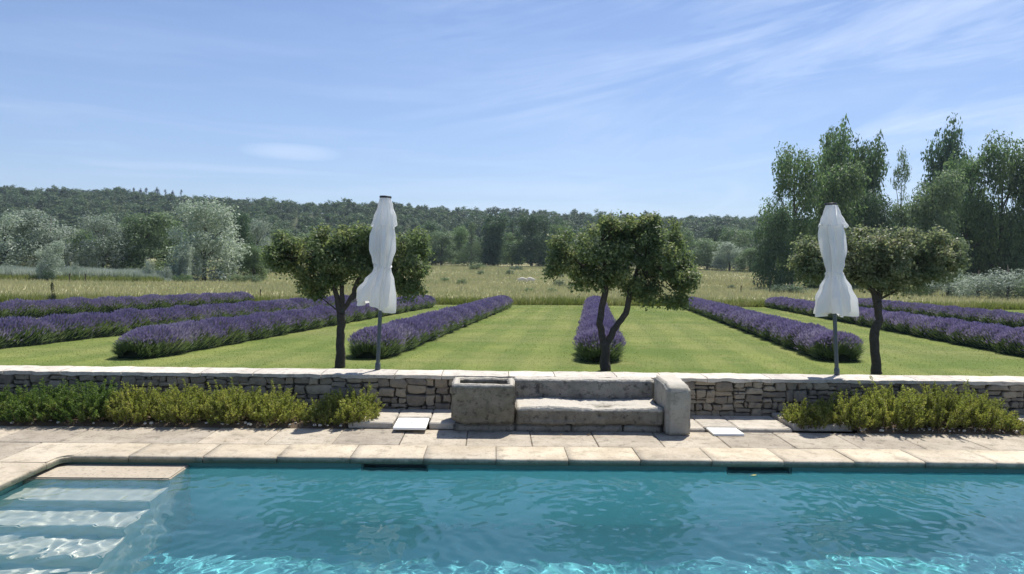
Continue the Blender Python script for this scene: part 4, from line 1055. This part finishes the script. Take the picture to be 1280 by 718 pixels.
# ------------------------------------------------------------------ parasols
def parasol(label, base_px, top_px, prof, seed, tilt):
    Y = 10.08; b = at_y(*base_px, Y); tp = at_y(*top_px, Y); b.z = .535
    root = empty('parasol', b); ax = tp - b; s = Y / F_PX
    r = random.Random(seed)
    def axis(z): return Vector((ax.x * z / ax.z, 0, z))
    H = ax.z
    mb = MB().tube([axis(0), axis(.02), axis(.09), axis(.1)], [.036, .038, .036, .028], 14); link('pole_sleeve', mb.mesh('pole_sleeve', True), M['pole'], root)
    link('pole', MB().tube([axis(.09), axis(H * .5), axis(H - .01)], [.0275, .0265, .022], 14).mesh('pole', True), M['pole'], root)
    mb = MB().tube([axis(H - .03), axis(H - .028), axis(H - .004), axis(H)], [.05, .082, .080, .05], 18); link('top_cap', mb.mesh('top_cap', True), M['black'], root)
    # cloth: rings down from the top; each ring (y_px, left, right, fold)
    k = 144; V = []; Fq = []
    ph = [r.uniform(0, 6.28) for _ in range(6)]
    rows = []
    for i in range(len(prof) - 1):
        n = max(2, int(abs(prof[i + 1][0] - prof[i][0]) / 2.2))
        for j in range(n): f = j / n; fs = f * f * (3 - 2 * f); rows.append([prof[i][q] * (1 - (f if q == 0 else fs)) + prof[i + 1][q] * (f if q == 0 else fs) for q in range(4)])
    rows.append(list(prof[-1]))
    zt = top_px[1]
    nr = len(rows)
    for i, (py, xl, xr, fold) in enumerate(rows):
        z = H - (py - zt) * s; c = axis(z); mid = (xl + xr) / 2 * s; hw = (xr - xl) / 2 * s
        for j in range(k):
            a = 2 * pi * j / k
            q = abs(sin(4 * a + ph[0] + .35 * sin(z * 3 + ph[1]) + .3 * sin(2 * a + ph[4]))); f = .97 + fold * (.12 - 1.5 * (1 - q) ** 2.2 + .34 * sin(5 * a + ph[2] + z * 2.6) + .20 * sin(11 * a + ph[3] - z * 5) + .30 * (abs(sin(6.5 * a + ph[4] + 1.1 * sin(z * 2.2))) ** .6 - .7))
            e = max(0, 1 - (nr - 1 - i) / 15) if tilt is not None else max(0, 1 - (nr - 1 - i) / 4)
            zz = e * ((tilt * cos(a) + .030 * sin(5 * a + ph[4]) + .022 * sin(8 * a + ph[5])) if tilt is not None else .016 * sin(4 * a + ph[4]) + .012 * sin(7 * a + ph[5]))
            V.append((c.x + mid + cos(a) * hw * f, sin(a) * (hw * .82 + .01) * f - .02, z + zz))
    for i in range(nr - 1):
        for j in range(k): Fq.append((i * k + j, (i + 1) * k + j, (i + 1) * k + (j + 1) % k, i * k + (j + 1) % k))
    return root, V, Fq, axis, H, s, zt
def build_parasols():
    cases = [('closed white parasol on the wall left of the bench, its skirt flaring left', (472, 464.5), (482, 245),
              [(248, -7, 7, .05), (258, -9, 10, .12), (272, -13, 14, .22), (283, -15.5, 15.5, .30)],
              [(282, -12, 13, .28), (296, -14, 14, .46), (312, -14.5, 14.5, .48), (326, -11.5, 12, .42), (333, -9.5, 10.5, .26), (337, -10.5, 11, .30), (350, -20, 13.5, .36), (366, -29, 14.5, .40), (381, -30, 15, .42)], 5, 333),
             ('closed white parasol on the wall right of the bench, its skirt hanging evenly', (1046, 473.5), (1038, 254),
              [(257, -7, 8, .05), (266, -10, 11, .12), (276, -14, 15, .20), (283, -17, 18, .28)],
              [(281, -13, 13, .28), (296, -13, 15, .46), (314, -12, 16, .48), (330, -10.5, 13, .42), (341, -9, 10, .26), (346, -10, 12, .32), (360, -16, 17, .40), (376, -22, 22, .44), (393, -24, 24, .46)], 9, 342)]
    for lb, b, t, vent, body, sd_, tie in cases:
        root, V, Fq, axis, H, s, zt = parasol(lb, b, t, body, sd_, -.06 if sd_ == 5 else .0)
        o = link('canopy', mesh_arrays('canopy', V, [np.array(Fq)], True), M['canvas'], root)
        # small upper tier
        root2, V2, F2, *_ = parasol(lb, b, t, vent, sd_ + 3, None); bpy.data.objects.remove([c for c in root2.children if c.name.startswith('top_cap')][0])
        for c in list(root2.children): bpy.data.objects.remove(c)
        bpy.data.objects.remove(root2)
        o2 = link('vent_tier', mesh_arrays('vent_tier', V2, [np.array(F2)], True), M['canvas'], root)
        zt_ = H - (tie - zt) * s; c = axis(zt_)
        mb = MB(); pts = [(c.x + .008 + cos(a) * .116, sin(a) * .102 - .02, zt_ + .02 * sin(a * 2)) for a in np.linspace(0, 2 * pi, 25)]
        mb.tube(pts, [.011] * 25, 6); link('tie_strap', mb.mesh('tie_strap', True), M['canvas'], root)
        tag(root, lb, 'parasol', 'closed parasols on the wall')
build_parasols()

# ------------------------------------------------------------------ shrubs in front of the wall
def shrub(name, label, x, y, w, h, d, seed, mat, nshoots, fluffy=1.0, spread=.45, group=None):
    rng = np.random.default_rng(seed); root = empty(name, (x, y, .03)); st = MB(); PV = []; PD = []; LN = []
    for i in range(nshoots):
        a = rng.uniform(0, 2 * pi); rr = rng.uniform(0, 1) ** .55; bx, by = cos(a) * rr * w / 2, sin(a) * rr * d / 2
        top = h * (1 - .55 * rr ** 2.2) * rng.uniform(.5, 1.08) * (1.25 if rng.uniform() < .07 else 1); z0 = top * rng.uniform(0, .25) if rng.uniform() < .55 else top * rng.uniform(.25, .6)
        base = np.array([bx * .78, by * .78, max(0.0, z0 - .05)]); out = np.array([cos(a) * spread * (.3 + rr), sin(a) * spread * (.3 + rr), 1.0]) + rng.normal(0, .18, 3)
        Ls = max(.09, (top - base[2])); tip = base + unit(out[None])[0] * Ls; bend = rng.normal(0, .025, 3)
        midp = (base + tip) / 2 + bend
        if i % 2 == 0: st.tube([base, midp, tip * .97 + base * .03], [.005, .004, .002], 4)
        m = int(46 * fluffy * Ls / .2) + 14; t = rng.uniform(.12, 1.0, m) ** .8
        p = ((1 - t) ** 2)[:, None] * base + (2 * t * (1 - t))[:, None] * midp + (t ** 2)[:, None] * tip
        ax = unit((tip - base)[None]); dirs = unit(rng.normal(size=(m, 3))); dirs = unit(dirs + ax * .75)
        PV.append(p); PD.append(dirs); LN.append(rng.uniform(.022, .046, m) * (1.1 - .35 * t))
    P = np.concatenate(PV); D = np.concatenate(PD); Ln = np.concatenate(LN)
    V, Q = leaf_quads(P + D * Ln[:, None] * .5, D, rng.normal(size=P.shape), Ln, .0105)
    link('foliage', mesh_arrays('foliage', V, [Q]), M[mat], root); link('stems', st.mesh('stems'), M['shoot'], root)
    return tag(root, label, 'shrub', group)
def build_shrubs():
    GL, GR = 'low shrubs left of the bench', 'low shrubs right of the bench'
    def put(px, top, wpx, mat, lb, sd_, g, n=150, Y=9.22, **kw):
        p = at_y(px, top, Y); shrub('dark_shrub' if mat == 'dark_shrub' else 'rosemary_shrub', lb, p.x, Y, wpx * Y / F_PX, p.z - .03, .80, sd_, mat, int(n * 1.7), group=g, **kw)
    put(-25, 480, 100, 'dark_shrub', 'dark green feathery shrub cut by the left edge of the photo', 1, GL, 190, spread=.75, fluffy=1.15)
    put(50, 482, 100, 'dark_shrub', 'tall dark green feathery shrub second from the left edge', 2, GL, 230, spread=.75, fluffy=1.15)
    put(112, 476, 84, 'dark_shrub', 'dark green feathery shrub where the dark shrubs meet the yellow-green ones', 3, GL, 190, spread=.7, fluffy=1.1)
    put(172, 482, 84, 'rosemary', 'yellow-green shrub first after the dark ones', 4, GL, 170)
    put(232, 482, 84, 'rosemary', 'yellow-green shrub, second after the dark ones', 5, GL, 175)
    put(292, 482, 80, 'rosemary', 'yellow-green shrub in the middle of the left row, with bare twigs at its foot', 6, GL, 165)
    put(346, 488, 72, 'rosemary', 'low yellow-green shrub left of the pale blue plastic piece', 7, GL, 140)
    put(402, 502, 50, 'rosemary', 'lowest yellow-green shrub directly before the pale blue plastic piece', 8, GL, 85)
    put(438, 486, 78, 'rosemary', 'yellow-green shrub nearest to the stone trough, with one tall spike', 9, GL, 165)
    put(1010, 500, 62, 'rosemary', 'yellow-green shrub nearest to the bench arm on the right side', 10, GR, 120)
    put(1062, 490, 74, 'rosemary', 'yellow-green shrub right of the right parasol pole', 11, GR, 150)
    put(1118, 480, 76, 'rosemary', 'tall yellow-green shrub, third from the left in the right row', 12, GR, 170)
    put(1172, 482, 74, 'rosemary', 'yellow-green shrub fourth from the left in the right row, by the dry stalk', 13, GR, 165)
    put(1222, 488, 66, 'rosemary', 'yellow-green shrub fifth in the right row, leaning right', 14, GR, 140)
    put(1252, 512, 40, 'rosemary', 'small low shrub ending the right row', 15, GR, 55, spread=.9)
    bm = bmesh.new(); bmesh.ops.create_cube(bm, size=1); bmesh.ops.scale(bm, verts=bm.verts, vec=(.11, .16, .05)); bmesh.ops.bevel(bm, geom=bm.edges[:], offset=.012, segments=2, affect='EDGES')
    me = bpy.data.meshes.new('plastic_box'); bm.to_mesh(me); bm.free(); p = at_y(393, 513, 9.5)
    tag(link('plastic_box', me, M['tray'], None, (p.x, 9.5, p.z - .01)), 'small pale blue plastic piece half hidden among the left shrubs', 'plastic piece')
build_shrubs()

# ------------------------------------------------------------------ sheep and posts
def build_sheep():
    def one(px, py, flip, label):
        p = on_ground(px, py); root = empty('sheep', p, pi if flip else 0); root.scale = (1.1, 1.1, 1.1)
        me = bpy.data.meshes.new('body'); bm = bmesh.new(); lay = bm.verts.layers.skin.verify()
        def chain(pts, start=None):
            prev = start
            for (x, y, z, rr) in pts:
                v = bm.verts.new((x, y, z)); v[lay].radius = (rr, rr)
                if prev is not None: bm.edges.new((prev, v))
                prev = v
            return prev
        hip = bm.verts.new((-.36, 0, .62)); hip[lay].radius = (.22, .22); hip[lay].use_root = True
        bel = bm.verts.new((0, 0, .60)); bel[lay].radius = (.26, .27); sh = bm.verts.new((.34, 0, .62)); sh[lay].radius = (.21, .22)
        bm.edges.new((hip, bel)); bm.edges.new((bel, sh))
        chain([(.50, 0, .52, .12), (.62, 0, .34, .085), (.70, 0, .16, .06)], sh)      # grazing neck and head
        for sx, v in ((-.36, hip), (.34, sh)):
            for sy in (-.12, .12): chain([(sx - (.04 if sx < 0 else 0), sy, .36, .075), (sx + (.02 if sx > 0 else -.02), sy, .18, .042), (sx, sy, .02, .038)], v)
        chain([(-.58, 0, .52, .05), (-.62, 0, .36, .03)], hip)
        bm.to_mesh(me); bm.free()
        o = link('body', me, M['fleece'], root); o.modifiers.new('skin', 'SKIN'); q = o.modifiers.new('smooth', 'SUBSURF'); q.levels = q.render_levels = 1
        for s in (-1, 1): link('ear', MB().tube([(.60, s * .07, .36), (.59, s * .13, .34), (.58, s * .17, .31)], [.02, .03, .008], 6).mesh('ear', True), M['face'], root)
        tag(root, label, 'sheep', 'white sheep grazing in the meadow')
    one(652.5, 354.5, False, 'white sheep grazing with its head to the right, left one of the two')
    one(663, 354.5, True, 'white sheep standing broadside, right one of the two in the dry meadow')
    def post(px, py, h, label):
        p = on_ground(px, py); rad = 1.3 * p.y / F_PX * .62
        root = tag(link('fence_post', MB().tube([(0, 0, -.2), (0, 0, h * .5), (.02, 0, h * .97), (.02, 0, h)], [rad, rad * .95, rad * .9, rad * .6], 7).mesh('fence_post'), M['post'], None, p), label, 'fence post', 'fence posts in the meadow')
    post(926, 367, .72, 'dark leaning wooden post left of the tall right trees')
    post(962, 367, .62, 'thin wooden post beside the dark low bush')
    post(325.5, 371, .42, 'short pale post left of the left oak crown')
    post(87, 354, .9, 'thin post before the reeds, left one')
    post(107, 354, .9, 'thin post before the reeds, right one')
build_sheep()

# ------------------------------------------------------------------ haze
def build_haze():
    hm = bpy.data.materials.new('haze_air'); hm.use_nodes = True; nt = hm.node_tree
    nt.nodes.remove(nt.nodes['Principled BSDF']); v = nt.nodes.new('ShaderNodeVolumePrincipled')
    v.inputs['Color'].default_value = (.70, .84, 1.0, 1); v.inputs['Density'].default_value = HAZE; v.inputs['Anisotropy'].default_value = .2
    nt.links.new(v.outputs[0], nt.nodes['Material Output'].inputs['Volume'])
    tag(link('haze', MB().box((-950, -25, -3.3), (950, 740, 78)).mesh('haze'), hm), kind='stuff')
HAZE = .00016
build_haze()
